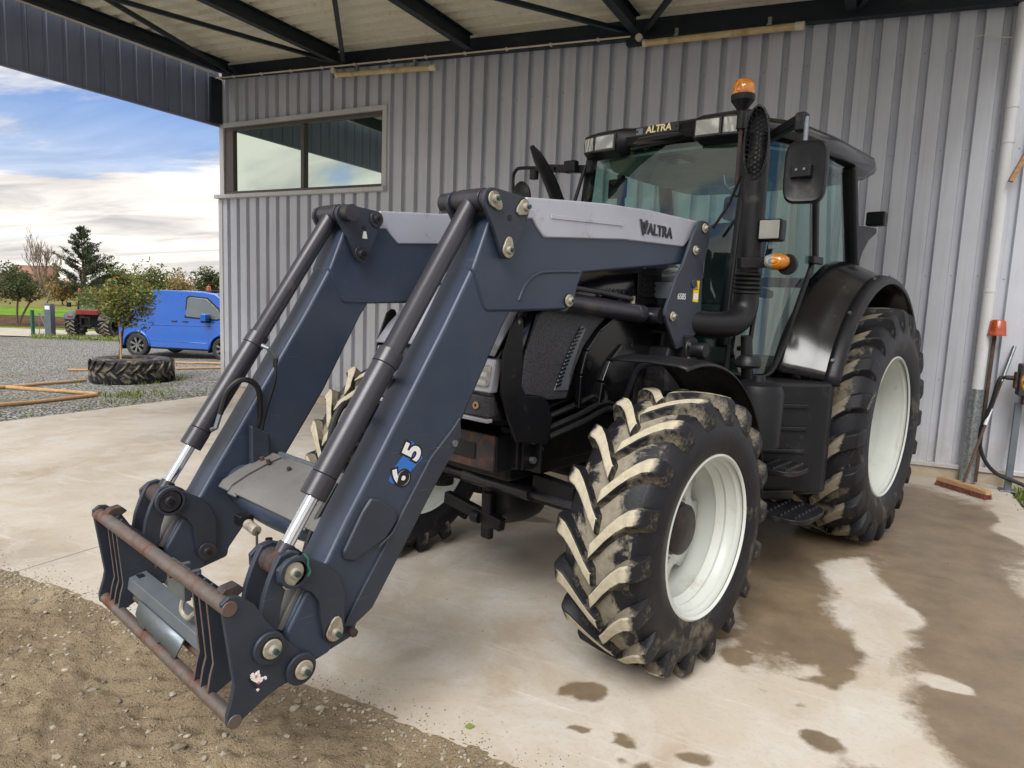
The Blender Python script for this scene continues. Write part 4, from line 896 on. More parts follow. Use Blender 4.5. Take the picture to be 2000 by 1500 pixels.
for s_ in (1, -1):
    for yc, w in ((.385, .155), (.527, .085)):
        xo = 1.466-.018*max(0, yc-.47)/.06
        a = R(2 if yc < .5 else 14)*s_
        def lampq(dx, hw_, z0, z1, mat, nm, bv):
            c_ = Vector((xo+dx, s_*yc, 0)); u = Vector((-math.sin(a), math.cos(a), 0)); nrm = Vector((math.cos(a), math.sin(a), 0)); P = []
            for e in (0, 1):
                for b_, z in ((-1, z0), (1, z0), (1, z1), (-1, z1)): P.append(c_+u*b_*hw_+nrm*(.014*e)+Vector((-.05*(z-2.76), 0, z)))
            return part(MB().add(P, [(3, 2, 1, 0), (4, 5, 6, 7), (0, 1, 5, 4), (1, 2, 6, 5), (2, 3, 7, 6), (3, 0, 4, 7)]), nm, mat, roof, bv)
        lampq(-.004, w/2+.012, 2.700, 2.818, M['black_gloss'], 'lamp_bezel', .006); lampq(.004, w/2, 2.712, 2.806, M['lamp_lens'], 'work_lamp', .006)
part(MB().box(1.418, 1.437, -.16, .16, 2.775, 2.835), 'badge_plate', M['cab_trim'], roof, .004)
part(MB().box(1.4375, 1.4385, -.155, -.105, 2.785, 2.825), 'badge_patch', M['grey_plate'], roof)
text_mesh('badge_lettering', 'ALTRA', .062, M['cream_print'], roof, (1.440, .015, 2.806), (0, 1, 0), (0, 0, 1), .003, .0016, .12)
for y in (-.145, .145): part(MB().cyl((1.437, y, 2.806), (1.441, y, 2.806), .008, n=10), 'screw', M['chassis'], roof)
# beacon
bc = part(MB().lathe([(0, .0), (.028, 0), (.026, .10), (.045, .13), (.068, .16), (.07, .19), (.062, .195), (0, .195)], 24, (1.47, .60, 2.72), 'Z'), 'beacon_base', M['black'], angle=30)
part(MB().lathe([(.062, .195), (.066, .21), (.062, .25), (.045, .275), (.02, .285), (0, .286)], 24, (1.47, .60, 2.72), 'Z'), 'beacon_lens', M['amber'], bc)
part(MB().cyl((1.47, .60, 2.38), (1.47, .60, 2.73), .012, n=10), 'beacon_stalk', M['rust'], bc); part(MB().tube([(1.47, .60, 2.39), (1.50, .57, 2.37), (1.52, .55, 2.40), (1.525, .545, 2.45)], .006, 6), 'stalk_hook', M['steel'], bc)
# intake stack on the left
st_ = part(MB().tube([(1.53, .745, 1.86), (1.53, .745, 2.2), (1.53, .745, 2.52), (1.525, .745, 2.66)], [.068, .068, .068, .060], 24), 'intake_stack', M['black'])
def ell(n, a, b_, cx_=0, cz_=0): return [(cx_+a*math.cos(2*math.pi*i/n), cz_+b_*math.sin(2*math.pi*i/n)) for i in range(n)]
CF = Matrix.Rotation(R(-12), 3, 'Z')      # oval screen faces forward and a little outwards
def fcs(p, d=0): v = Matrix.Rotation(R(14), 3, 'Z') @ Vector((.062+d, p[0], p[1])); return (1.53+v.x, .745+v.y, v.z)
e0, e1, e2, e3 = ell(40, .056, .190, 0, 2.60), ell(40, .072, .208, 0, 2.60), ell(40, .072, .208, 0, 2.60), ell(40, .062, .196, 0, 2.60)
V = [fcs(p, -.09) for p in e0]+[fcs(p, -.01) for p in e1]+[fcs(p, .012) for p in e2]+[fcs(p, .014) for p in e3]+[fcs(p, -.045) for p in e3]
n = 40; g = MB(); g.add(V, [(j*n+i, j*n+(i+1) % n, (j+1)*n+(i+1) % n, (j+1)*n+i) for j in range(4) for i in range(n)]); g.add(V[:n], [list(range(n))[::-1]]); g.add(V[4*n:], [list(range(n))]); part(g, 'intake_hood', M['black'], st_, angle=40)
g = MB(); hr = .0155; V = {}; Fh = []; VL = []
def hv(x, z):
    key = (round(x, 4), round(z, 4))
    if key not in V: V[key] = len(VL); VL.append(fcs((x, z), .012))
    return V[key]
for i in range(-4, 5):
    for j in range(-16, 17):
        x = i*hr*1.5; z = 2.60+(j+(.5 if i % 2 else 0))*hr*math.sqrt(3)
        if (x/.064)**2+((z-2.60)/.198)**2 < 1: Fh.append([hv(x+hr*math.cos(k*math.pi/3), z+hr*math.sin(k*math.pi/3)) for k in range(6)])
g.add(VL, Fh); o = part(g, 'intake_mesh', M['black'], st_, recalc=False, smooth=False); q = o.modifiers.new('w', 'WIREFRAME'); q.thickness = .006; q.use_replace = True
g = MB()
for i in range(5): g.lathe([(.068, -.012), (.080, -.004), (.080, .004), (.068, .012)], 24, (1.53, .745, 1.86-.026*i), 'Z')
part(g, 'bellows', M['hose'], st_, angle=50)
part(MB().tube([(1.53, .745, 1.76), (1.53, .742, 1.68), (1.56, .735, 1.62), (1.63, .72, 1.575), (1.75, .67, 1.56), (1.88, .58, 1.57), (1.98, .48, 1.58)], [.07, .075, .078, .078, .075, .07, .07], 20), 'intake_elbow', M['black'], st_)
part(MB().tube([(1.52, .76, 1.50), (1.50, .77, 1.30), (1.48, .77, 1.20)], .034, 14), 'drop_hose', M['hose'], st_)
part(MB().lathe([(.0, .06), (.05, .055), (.07, .03), (.075, 0), (.066, -.015), (0, -.015)], 22, (1.56, .80, 1.33), 'Z'), 'precleaner_cap', M['black'], st_)
# exhaust on the right
part(MB().tube([(1.50, -.74, 1.8), (1.50, -.74, 2.30), (1.54, -.74, 2.40), (1.63, -.74, 2.52), (1.75, -.74, 2.64), (1.83, -.74, 2.71)], [.05, .05, .05, .048, .04, .016], 20), 'exhaust_pipe', M['black'])
# mirrors
def mirror(s_, arm):
    c0 = Vector((1.80, s_*1.13, 2.37)); g = MB(); nb = 28; V = []
    for d, sc_ in ((.028, .80), (.034, .9), (.02, .985), (0, 1.0), (-.022, 1.0), (-.026, .95)):
        for i in range(nb):
            t = 2*math.pi*i/nb; cx_ = math.copysign(abs(math.cos(t))**.45, math.cos(t)); cz_ = math.copysign(abs(math.sin(t))**.45, math.sin(t)); v = Matrix.Rotation(R(14)*s_, 3, 'Z') @ Vector((d, cx_*.105*sc_, cz_*.158*(sc_ if sc_ > .9 else sc_+.05))); V.append(c0+v)
    g.add(V, [(j*nb+i, j*nb+(i+1) % nb, (j+1)*nb+(i+1) % nb, (j+1)*nb+i) for j in range(5) for i in range(nb)]); g.add(V[:nb], [list(range(nb))]); g.add(V[-nb:], [list(range(nb))[::-1]])
    mo = part(g, 'mirror', M['black'], angle=40)
    g = MB(); g.bar((1.30, s_*.66, 2.665), (1.72, s_*1.06, 2.665), .05, .055); part(g, 'mirror_arm', M['black'], mo, .012)
    g = MB(); g.box(1.69, 1.76, s_*1.06-.03, s_*1.06+.03, 2.59, 2.69); part(g, 'arm_knuckle', M['black'], mo, .014)
    g = MB(); g.cyl((1.74, s_*1.09, 2.66), (1.825, s_*1.125, 2.34), .012, n=10); part(g, 'mirror_stem', M['grey_plate'], mo)
    g = MB(); g.box(1.80, 1.86, s_*1.125-.05, s_*1.125+.05, 2.335, 2.40); part(g, 'clamp', M['black'], mo, .008)
    for y in (-.02, .02): part(MB().cyl((1.858, s_*1.125+y, 2.375), (1.866, s_*1.125+y, 2.375), .007, n=8), 'clamp_screw', M['steel'], mo)
mirror(1, 0)
# right mirror: horizontal arm and hoop
mo = part(MB().bar((1.42, -.52, 2.60), (1.50, -.98, 2.64), .05, .055), 'mirror_bracket', M['black'], bevel=.01)
part(MB().tube([(1.50, -.80, 2.62), (1.50, -1.12, 2.655), (1.50, -1.19, 2.64), (1.50, -1.215, 2.58), (1.50, -1.20, 2.40)], .013, 10), 'mirror_hoop', M['black'], mo)
part(MB().box(1.47, 1.53, -.70, -.60, 2.575, 2.66), 'arm_knuckle', M['black'], mo, .01); part(MB().cyl((1.50, -1.0, 2.56), (1.50, -1.0, 2.63), .035, n=14), 'arm_pivot', M['black'], mo, .006)
g = MB(); g.lathe([(0, .03), (.07, .025), (.095, 0), (.09, -.02), (0, -.02)], 28, (1.50, -1.13, 2.43), 'X'); g.v = [(x, y, 2.43+(z-2.43)*1.35) for x, y, z in g.v]; part(g, 'mirror', M['black'], mo)
part(MB().cyl((1.45, -.56, 2.62), (1.50, -.62, 2.32), .013, n=8), 'grab_rail', M['black'], mo)
# left work lamp and indicator on a bracket
g = MB(); g.bar((1.74, .78, 1.915), (1.45, .86, 1.935), .035, .06); g.bar((1.50, .84, 1.96), (1.52, .86, 2.03), .035, .012); lb = part(g, 'lamp_bracket', M['black'], bevel=.006)
Q = Matrix.Rotation(R(8), 3, 'Z')
def lbox(nm, cx_, cy_, cz_, sx, sy, sz, mat, bv): return part(MB().box(cx_-sx/2, cx_+sx/2, cy_-sy/2, cy_+sy/2, cz_-sz/2, cz_+sz/2), nm, mat, lb, bv)
lbox('work_lamp', 1.535, .87, 2.11, .085, .135, .125, M['black'], .016); lbox('lamp_lens', 1.580, .87, 2.112, .012, .115, .105, M['lamp_lens'], .006); lbox('lamp_foot', 1.53, .87, 2.03, .03, .03, .05, M['steel'], .004)
V = lambda a: None
g = MB(); g.lathe([(0, -.075), (.022, -.07), (.038, -.05), (.047, -.02), (.049, 0)], 20, (1.525, .90, 1.935), 'Y'); part(g, 'sidelight_lens', M['lamp_lens'], lb)
g = MB(); g.lathe([(.049, 0), (.047, .025), (.038, .055), (.022, .075), (0, .082)], 20, (1.525, .90, 1.935), 'Y'); part(g, 'indicator_lens', M['amber'], lb)
g = MB(); g.lathe([(0, -.02), (.055, -.02), (.06, 0), (.055, .02), (0, .02)], 20, (1.49, .955, 1.92), 'X'); part(g, 'lamp_housing', M['black'], lb)
# rear work lamp on the left rear post
g = MB(); g.prism([(-.10, 2.30), (-.30, 2.32), (-.58, 2.33), (-.58, 2.29), (-.40, 2.22), (-.28, 2.12), (-.20, 2.00), (-.14, 2.0)], .80, .83); rb = part(g, 'rear_lamp_bracket', M['black'], bevel=.006)
part(MB().box(-.60, -.50, .76, .90, 2.345, 2.455), 'rear_work_lamp', M['black'], rb, .014); part(MB().cyl((-.55, .82, 2.34), (-.55, .82, 2.39), .012, n=8), 'lamp_foot', M['steel'], rb)
# wiper, interior
part(MB().tube([(1.575, .52, 2.13), (1.55, .60, 2.27), (1.50, .64, 2.44)], .009, 6), 'wiper', M['black'])
g = MB(); g.box(1.18, 1.46, -.50, .50, 1.28, 1.62); g.box(1.22, 1.42, -.22, .22, 1.62, 1.80); part(g, 'dashboard', M['cab_trim'], bevel=.04)
part(MB().cyl((1.22, 0, 1.62), (1.08, 0, 1.86), .03, n=12), 'steering_column', M['cab_trim'])
g = MB(); g.lathe([(.185, -.012), (.20, 0), (.185, .012), (.17, 0)], 32, (0, 0, 0), 'Z', close=True); g.bar((-.18, 0, 0), (.18, 0, 0), .03, .012); g.bar((0, -.18, 0), (0, .18, 0), .03, .012); part(g, 'steering_wheel', M['cab_trim'], loc=(1.06, 0, 1.88), rot=(0, R(-30), 0))
g = MB(); g.box(.25, .78, -.26, .26, 1.52, 1.68); seat = part(g, 'driver_seat', M['seat'], bevel=.05, seg=4)
part(MB().prism([(.32, 1.66), (.20, 2.34), (.08, 2.34), (.18, 1.66)], -.25, .25), 'backrest', M['seat'], seat, .05); part(MB().prism([(.19, 2.36), (.17, 2.55), (.08, 2.55), (.09, 2.36)], -.13, .13), 'headrest', M['seat'], seat, .03); part(MB().box(.3, .7, -.2, .2, 1.28, 1.52), 'pedestal', M['cab_trim'], seat, .03)
for y in (-.36, .36): part(MB().prism([(.30, 1.74), (.72, 1.78), (.72, 1.84), (.30, 1.80)], y-.05, y+.05), 'armrest', M['seat'], seat, .02)
part(MB().prism([(.1, 1.28), (1.0, 1.28), (.95, 1.72), (.4, 1.9), (.1, 1.9)], -.66, -.46), 'side_console', M['cab_trim'], bevel=.04)
part(MB().box(1.20, 1.22, -.52, -.36, 2.42, 2.56), 'interior_mirror', M['black'], bevel=.01)
# ---- rear fenders
for s_ in (1, -1):
    g = MB(); V = []; prof_f = [(1.00, .70), (1.21, .785), (1.205, .82), (1.175, .90), (1.13, .98), (1.09, 1.05), (1.068, 1.10), (1.055, 1.12)]
    for i in range(41):
        a = R(21+128*i/40); f_ = max(0, min(1, (a-R(70))/R(60))); e_ = max(0, min(1, (R(40)-a)/R(18)))
        for r, y in prof_f: rr = r+(1.06-r)*(.55*f_)*(1 if r > 1.06 else 0)+(1.07-r)*.25*e_*(1 if r > 1.07 else 0); V.append((rr*math.cos(a), s_*y, .846+rr*math.sin(a)))
    g.add(V, [(i*8+k, i*8+k+1, i*8+9+k, i*8+8+k) for i in range(40) for k in range(7)]); o = part(g, 'rear_fender', M['black_gloss'], angle=40); q = o.modifiers.new('t', 'SOLIDIFY'); q.thickness = .01
    g = MB(); V = []; nn = 40
    for i in range(nn+1):
        a = R(20+(152-20)*i/nn); c_, sn_ = math.cos(a), math.sin(a)
        for r, y in ((1.088, 1.06), (1.084, 1.09), (1.074, 1.12), (1.058, 1.138), (1.038, 1.145), (1.026, 1.140), (1.024, 1.12)): V.append((r*c_, s_*y, .846+r*sn_))
    g.add(V, [(i*7+k, i*7+k+1, i*7+8+k, i*7+7+k) for i in range(nn) for k in range(6)]); fl = part(g, 'fender_flare', M['black'], o, angle=60); q = fl.modifiers.new('t', 'SOLIDIFY'); q.thickness = .008
    for a in (28, 48, 75, 96): part(MB().cyl((1.07*math.cos(R(a)), s_*1.085, .846+1.07*math.sin(R(a))), (1.098*math.cos(R(a)), s_*1.085, .846+1.098*math.sin(R(a))), .012, n=12), 'flare_bolt', M['steel'], o)
    g = MB(); V = []
    for i in range(41):
        a = R(22+128*i/40); V += [(1.055*math.cos(a), s_*.70, .846+1.055*math.sin(a)), (.75*math.cos(a), s_*.70, .846+.75*math.sin(a))]
    g.add(V, [(2*i, 2*i+1, 2*i+3, 2*i+2) for i in range(40)]); q = part(g, 'inner_arch', M['black'], o, recalc=False)
    g = MB(); V = []
    for i in range(13):
        a = R(24+54*i/12); V.append((1.07*math.cos(a), s_*(.83), .846+1.07*math.sin(a)))
# ---- fuel tank, steps
tp = [(1.60, .40), (1.54, .70), (1.48, .76), (1.16, 1.06), (1.08, 1.115), (1.0, 1.12), (.93, 1.08), (.93, .40)]
tank = part(MB().prism(tp, .52, 1.225, ax='Z'), 'fuel_tank', M['black'], bevel=.03, seg=3)
d = Vector((1.16-1.48, 1.06-.76, 0)).normalized(); nrm = Vector((-d.y, d.x, 0)); nrm = nrm if nrm.x > 0 else -nrm
for z in (.66, .80, .94, 1.08):
    a = Vector((1.45, .79, z))+nrm*.006; part(MB().bar(a+d*.06, a+d*.36, .022, .03), 'tank_rib', M['black'], tank, .01)
part(MB().lathe([(0, .05), (.09, .05), (.13, .03), (.145, -.02), (.14, -.32), (0, -.32)], 28, (1.62, .90, 1.20), 'Z'), 'filler_pod', M['black'], tank, angle=40)
part(MB().lathe([(0, .03), (.035, .03), (.04, 0)], 16, (1.62, .90, 1.25), 'Z'), 'filler_cap', M['black'], tank)
for (x, y, z, a, b_) in ((1.42, 1.0, .74, .16, .13), (1.36, 1.06, .47, .22, .15)):
    sp = part(MB().prism([(x+a*math.copysign(abs(math.cos(t))**.6, math.cos(t)), y+b_*math.copysign(abs(math.sin(t))**.6, math.sin(t))) for t in [2*math.pi*i/24 for i in range(24)]], z-.03, z, ax='Z'), 'step_plate', M['black'], bevel=.006)
    g = MB()
    for i in range(7):
        for j in range(3):
            cx_, cy_ = x-a*.75+a*1.5*i/6, y-b_*.55+b_*1.1*j/2; g.cyl((cx_, cy_, z), (cx_, cy_, z+.012), .012, .009, n=8)
    part(g, 'step_studs', M['chassis'], sp)
    part(MB().bar((x-.02, y-.1, z-.02), (x-.02, .62, z+.05), .05, .05), 'step_hanger', M['chassis'], sp)
part(MB().prism([(1.62, .45), (1.60, .75), (1.25, 1.02), (1.20, .98), (1.30, .45)], .50, .56, ax='Z'), 'step_frame', M['chassis'], bevel=.01)
# grab handle, door handle, stickers on the door glass
part(MB().tube([(1.50, .70, 1.42), (1.49, .76, 1.43), (1.46, .765, 1.56), (1.45, .76, 1.66), (1.46, .70, 1.68)], .014, 8), 'door_handle', M['black'])
o = part(MB().add([(1.445, .722, 1.375), (1.36, .753, 1.375), (1.36, .755, 1.315), (1.445, .724, 1.315)], [(0, 1, 2, 3)]), 'door_sticker', M['blue_print'], recalc=False)
for i, (a, b_) in enumerate((((1.437, .7245, 1.345), (1.405, .7365, 1.363)), ((1.398, .7385, 1.345), (1.368, .7505, 1.363)), ((1.437, .7255, 1.32), (1.368, .7515, 1.337)))):
    part(MB().add([(a[0], a[1]+.003, a[2]), (b_[0], b_[1]+.003, a[2]), (b_[0], b_[1]+.003, b_[2]), (a[0], a[1]+.003, b_[2])], [(0, 1, 2, 3)]), 'sticker_print', M['white_print'], o, recalc=False)
# ---- front loader, left side first, then mirrored
def pin_set(parent, x, z, y, r, light, tail=None):
    "headed pivot pin with its washer and nut on a plate face at y (outboard +Y)"
    g = MB(); pts = []
    ta = tail if tail is not None else R(90)
    for i in range(24):
        t = 2*math.pi*i/24; e = 1+(.75 if tail is not None else 0)*max(0, math.cos(t-ta))**6; pts.append((x+r*e*math.cos(t), z+r*e*math.sin(t)))
    if light: part(MB().lathe([(0, 0), (r*1.16, 0), (r*1.16, .0012), (0, .0014)], 24, (x, y, z), 'Y'), 'rust_stain', M['hub'], parent)
    g.prism(pts, y+.0015, y+.010); o = part(g, 'pivot_pin', M['pin'] if light else M['tube_black'], parent, .003)
    part(MB().cyl((x, y+.010, z), (x, y+.026, z), r*.55, r*.48, n=18), 'pin_head', M['pin'] if light else M['tube_black'], parent, .002)
    part(MB().cyl((x, y+.026, z), (x, y+.036, z), r*.30, n=6), 'pin_nut', M['nut'] if light else M['chassis'], parent)
lower = [(3.49, 2.00), (3.536, 1.945), (3.62, 1.77), (3.746, 1.56), (3.968, 1.215), (4.077, 1.045), (4.178, .89), (4.252, .768), (4.33, .69), (4.36, .65), (4.405, .57), (4.394, .525), (4.36, .48), (4.33, .43), (4.24, .434), (4.13, .457), (4.128, .492), (4.06, .575), (3.78, .98), (3.64, 1.185), (3.43, 1.55), (3.38, 1.62), (3.3, 1.75)]
upper = [(3.40, 2.055), (3.50, 2.01), (3.545, 1.955), (3.622, 1.772), (3.612, 1.752), (3.562, 1.64), (3.548, 1.618), (3.53, 1.611), (3.384, 1.613), (3.04, 1.625), (2.985, 1.645), (2.962, 1.69), (2.95, 1.737), (2.92, 1.795), (2.745, 1.815), (2.02, 1.892), (1.86, 1.95), (1.825, 2.05), (1.87, 2.115), (2.0, 2.12)]
def make_arm():
    A = part(MB().prism(lower, .425, .575), 'loader_arm', M['paint'], bevel=.022, seg=4)
    part(MB().prism(upper, .417, .583), 'upper_boom', M['paint'], A, .014, seg=3)
    # pressed ridge of the gusset
    V = [(3.35, 1.66), (3.31, 1.73), (3.24, 1.775), (3.14, 1.79), (2.95, 1.80)]
    part(MB().tube([(x, .581, z) for x, z in V], .008, 8), 'gusset_ridge', M['paint'], A)
    # silver cover
    cov = [(3.335, 2.083), (3.34, 1.993), (3.293, 1.999), (3.267, 1.972), (3.214, 1.929), (3.0, 1.945), (2.617, 1.972), (2.035, 1.984), (1.975, 2.03), (1.90, 2.138), (2.4, 2.140), (2.8, 2.124), (3.1, 2.102)]
    part(MB().prism(cov, .407, .592), 'cover_panel', M['silver'], A, .008, seg=3)
    part(MB().prism([(3.18, 2.03), (2.66, 2.05), (2.63, 2.035), (3.18, 2.012)], .592, .597), 'cover_rib', M['silver'], A, .004)
    knee = [(3.601, 2.055), (3.59, 2.075), (3.562, 2.089), (3.53, 2.09), (3.375, 2.078), (3.345, 2.06), (3.335, 2.03), (3.346, 2.0), (3.415, 1.85), (3.435, 1.832), (3.46, 1.822), (3.485, 1.83), (3.498, 1.85), (3.54, 1.935), (3.59, 2.005), (3.603, 2.03)]
    kp = part(MB().prism(knee, .594, .612), 'knee_plate', M['paint_dark'], A, .004)
    part(MB().prism(knee, .388, .406), 'knee_plate', M['paint_dark'], A, .004)
    part(MB().cyl((3.551, .33, 2.046), (3.551, .60, 2.046), .040, n=20), 'knee_pin_tube', M['tube_black'], A)
    # outer cheek link and lower plate
    link = [(4.41, .815), (4.37, .822), (4.335, .805), (4.266, .765), (4.218, .718), (4.195, .655), (4.197, .531), (4.204, .485), (4.225, .470), (4.25, .474), (4.276, .507), (4.29, .583), (4.298, .644), (4.325, .684), (4.375, .715), (4.42, .725), (4.440, .75), (4.442, .79)]
    for y0, y1 in ((.582, .602), (.398, .418)): part(MB().prism(link, y0, y1), 'tilt_link', M['paint_dark'], A, .004)
    part(MB().prism([(4.30, .69), (4.33, .685), (4.405, .565), (4.40, .50), (4.34, .42), (4.24, .44), (4.22, .60)], .415, .585), 'arm_foot', M['paint'], A, .012, seg=3)
    part(MB().prism([(4.325, .69), (4.345, .70), (4.428, .575), (4.405, .56)], .44, .56), 'wear_pad', M['light_plate'], A, .006)
    # curved bucket lever between link and carrier
    lev = [(4.440, .79), (4.42, .825), (4.382, .832), (4.35, .82), (4.352, .76), (4.395, .722), (4.415, .66), (4.424, .60), (4.435, .545), (4.475, .52), (4.505, .56), (4.490, .62), (4.476, .70), (4.458, .75)]
    for y0, y1 in ((.548, .572), (.428, .452)): part(MB().prism(lev, y0, y1), 'tilt_lever', M['paint_dark'], A, .005)
    part(MB().cyl((4.392, .40, .775), (4.392, .60, .775), .026, n=16), 'lever_pin', M['rust'], A)
    # hose guard along the rear edge
    part(MB().prism([(4.155, .50), (4.19, .515), (3.81, 1.06), (3.70, 1.16), (3.665, 1.20), (3.655, 1.12), (3.69, 1.07), (3.78, .955), (4.07, .545)], .560, .586), 'hose_guard', M['paint_dark'], A, .004)
    part(MB().cyl((3.695, .586, 1.10), (3.695, .594, 1.10), .013, n=12), 'guard_bolt', M['steel'], A); part(MB().cyl((4.158, .586, .486), (4.158, .604, .486), .016, n=6), 'guard_bolt', M['rust'], A)
    # cross tube boss on the outside
    boss = [(4.08, .955), (4.04, .94), (3.97, .89), (3.965, .85), (4.02, .79), (4.08, .768), (4.15, .74), (4.19, .755), (4.195, .785), (4.12, .91)]
    part(MB().prism(boss, .572, .590), 'cross_tube_boss', M['paint_dark'], A, .012, seg=3)
    part(MB().prism([(3.985, .80), (4.05, .765), (4.05, .772), (3.99, .81)], .590, .594), 'boss_ridge', M['paint_dark'], A, .002)
    return A
armL = make_arm(); armR = mirror_tree(armL, TR)
for (x, z, ta) in ((3.551, 2.046, R(-140)), (3.374, 2.036, R(-30)), (3.462, 1.858, R(95))): pin_set(armL, x, z, .612, .031, True, ta); pin_set(armR, x, z, -.388, .040, False); pin_set(armL, x, z, .378, .036, False)
pin_set(armL, 4.392, .775, .602, .034, True, R(-60)); pin_set(armL, 4.240, .520, .602, .032, True, R(100)); pin_set(armR, 4.392, .775, -.398, .046, False); pin_set(armR, 4.240, .520, -.398, .040, False)
part(MB().lathe([(.040, 0), (.052, 0), (.052, .016), (.040, .016)], 28, (4.392, .602, .775), 'Y'), 'pin_boss', M['paint_dark'], armL, .003)
part(MB().lathe([(.048, 0), (.060, 0), (.060, .016), (.048, .016)], 28, (4.392, -.398, .775), 'Y'), 'pin_boss', M['paint_dark'], armR, .003)
pin_set(armL, 3.02, 1.668, .584, .028, True)
part(MB().cyl((3.455, .612, 1.985), (3.455, .6135, 1.985), .012, n=14), 'plate_hole', M['black_print'], armL); part(MB().cyl((3.445, -.388, 1.985), (3.445, -.3865, 1.985), .012, n=14), 'plate_hole', M['black_print'], armR)
part(MB().prism([(3.455, 1.935), (3.425, 1.935), (3.432, 1.97), (3.448, 1.97)], -.388, -.3868), 'plate_sticker', M['white_print'], armR)
# lettering
text_mesh('cover_lettering', 'VALTRA', .078, M['badge_chrome'], armL, (2.315, .5945, 2.042), (-1, 0, -.01), (0, 0, 1), .005, .0018, 0, 1.02)
text_mesh('cover_initial', 'V', .108, M['badge_chrome'], armL, (2.455, .5965, 2.042), (-1, 0, -.01), (0, 0, 1), .004, .002)
ux, uy = Vector((-.45, 0, .83)).normalized(), Vector((.83, 0, .45)).normalized()
def decal(ch, org, size, mat, y, off): return text_mesh('number_decal', ch, size, mat, armL, (org[0], y, org[1]), tuple(ux), tuple(uy), .001, off)
g = MB(); g.prism([(3.985, 1.035), (3.93, 1.09), (3.90, 1.135), (3.86, 1.10), (3.845, 1.06), (3.90, 1.02), (3.935, 1.0), (3.98, .985), (4.0, 1.0)], .5756, .5762); part(g, 'decal_splash', M['blue_print'], armL)
for ch, org in (('6', (3.945, 1.005)), ('5', (3.892, 1.092))): decal(ch, org, .115, M['black_print'], .5767, .011); decal(ch, org, .115, M['white_print'], .5776, .004)

# ---- cylinders
def bucket_cyl(y):
    a, b = Vector((3.551, y, 2.046)), Vector((4.392, y, .775)); d = b-a; P = lambda t: a+d*t
    c = part(MB().tube([P(-.0), P(.46), P(.465)], [.039, .039, .043], 28), 'bucket_cylinder', M['tube_black'])
    part(MB().cyl(P(.462), P(.50), .0485, n=28), 'collar', M['tube_black'], c, .002); part(MB().cyl(P(.50), P(.79), .046, n=28), 'barrel', M['tube_black'], c, .003); part(MB().cyl(P(.79), P(.845), .047, n=28), 'gland', M['tube_black'], c, .004)
    part(MB().cyl(P(.84), P(.965), .023, n=20), 'rod', M['chrome'], c); part(MB().cyl(P(.955), P(.985), .030, n=20), 'rod_eye', M['tube_black'], c, .004); part(MB().cyl(b+Vector((0, -.05, 0)), b+Vector((0, .05, 0)), .042, n=20), 'rod_bush', M['rust'], c, .004); part(MB().cyl(a+Vector((0, -.07, 0)), a+Vector((0, .07, 0)), .046, n=20), 'head_bush', M['tube_black'], c, .004)
    return c, P
cL, PL = bucket_cyl(.5); cR, PR = bucket_cyl(-.5)
off = Vector((.03, .045, .03))
for c, P, s_ in ((cR, PR, 1), (cL, PL, -1)):
    o1 = Vector((-.02, .046*s_, .0)); p0 = P(.50)+o1; p1 = P(.78)+o1
    part(MB().tube([p0, p0+Vector((-.02, .02*s_, -.01)), p0+Vector((-.06, .015*s_, -.06))], .011, 8), 'fitting', M['steel'], c); part(MB().tube([p1+Vector((0, 0, -.01)), p1+Vector((-.01, .02*s_, .0)), p1+Vector((-.03, .02*s_, .06))], .011, 8), 'fitting', M['steel'], c)
    part(MB().tube([p0+Vector((-.06, .015*s_, -.06)), p0+Vector((-.05, .02*s_, -.16)), p0+Vector((.0, .02*s_, -.32)), p0+Vector((.04, .02*s_, -.50))], .012, 8), 'hose', M['hose'], c)
    part(MB().tube([p1+Vector((-.03, .02*s_, .06)), p1+Vector((-.06, .03*s_, .16)), p1+Vector((-.12, .05*s_, .21)), p1+Vector((-.19, .05*s_, .17)), p1+Vector((-.21, .03*s_, .05)), p1+Vector((-.20, .02*s_, -.02))], .013, 8), 'hose', M['hose'], c)
for s_ in (1, -1):
    a, b = Vector((3.02, s_*.5, 1.668)), Vector((2.163, s_*.5, 1.604)); d = b-a
    c = part(MB().cyl(a+d*.03, a+d*.78, .047, n=26), 'lift_cylinder', M['tube_black'], bevel=.004); part(MB().cyl(a+d*.78, a+d*.87, .049, n=26), 'gland', M['tube_black'], c, .004); part(MB().cyl(a+d*.87, a+d*.97, .026, n=18), 'rod', M['chrome'], c)
    part(MB().cyl(a+Vector((0, -.06, 0)), a+Vector((0, .06, 0)), .05, n=20), 'head_bush', M['tube_black'], c); part(MB().cyl(b+Vector((0, -.06, 0)), b+Vector((0, .06, 0)), .045, n=20), 'rod_bush', M['tube_black'], c)
    part(MB().tube([a+d*.05+Vector((0, 0, .07)), a+d*.4+Vector((0, 0, .075)), a+d*.75+Vector((0, 0, .07))], .014, 10), 'feed_pipe', M['tube_black'], c); part(MB().cyl(a+d*.76+Vector((0, 0, .03)), a+d*.76+Vector((0, 0, .085)), .014, n=8), 'fitting', M['pin'], c)
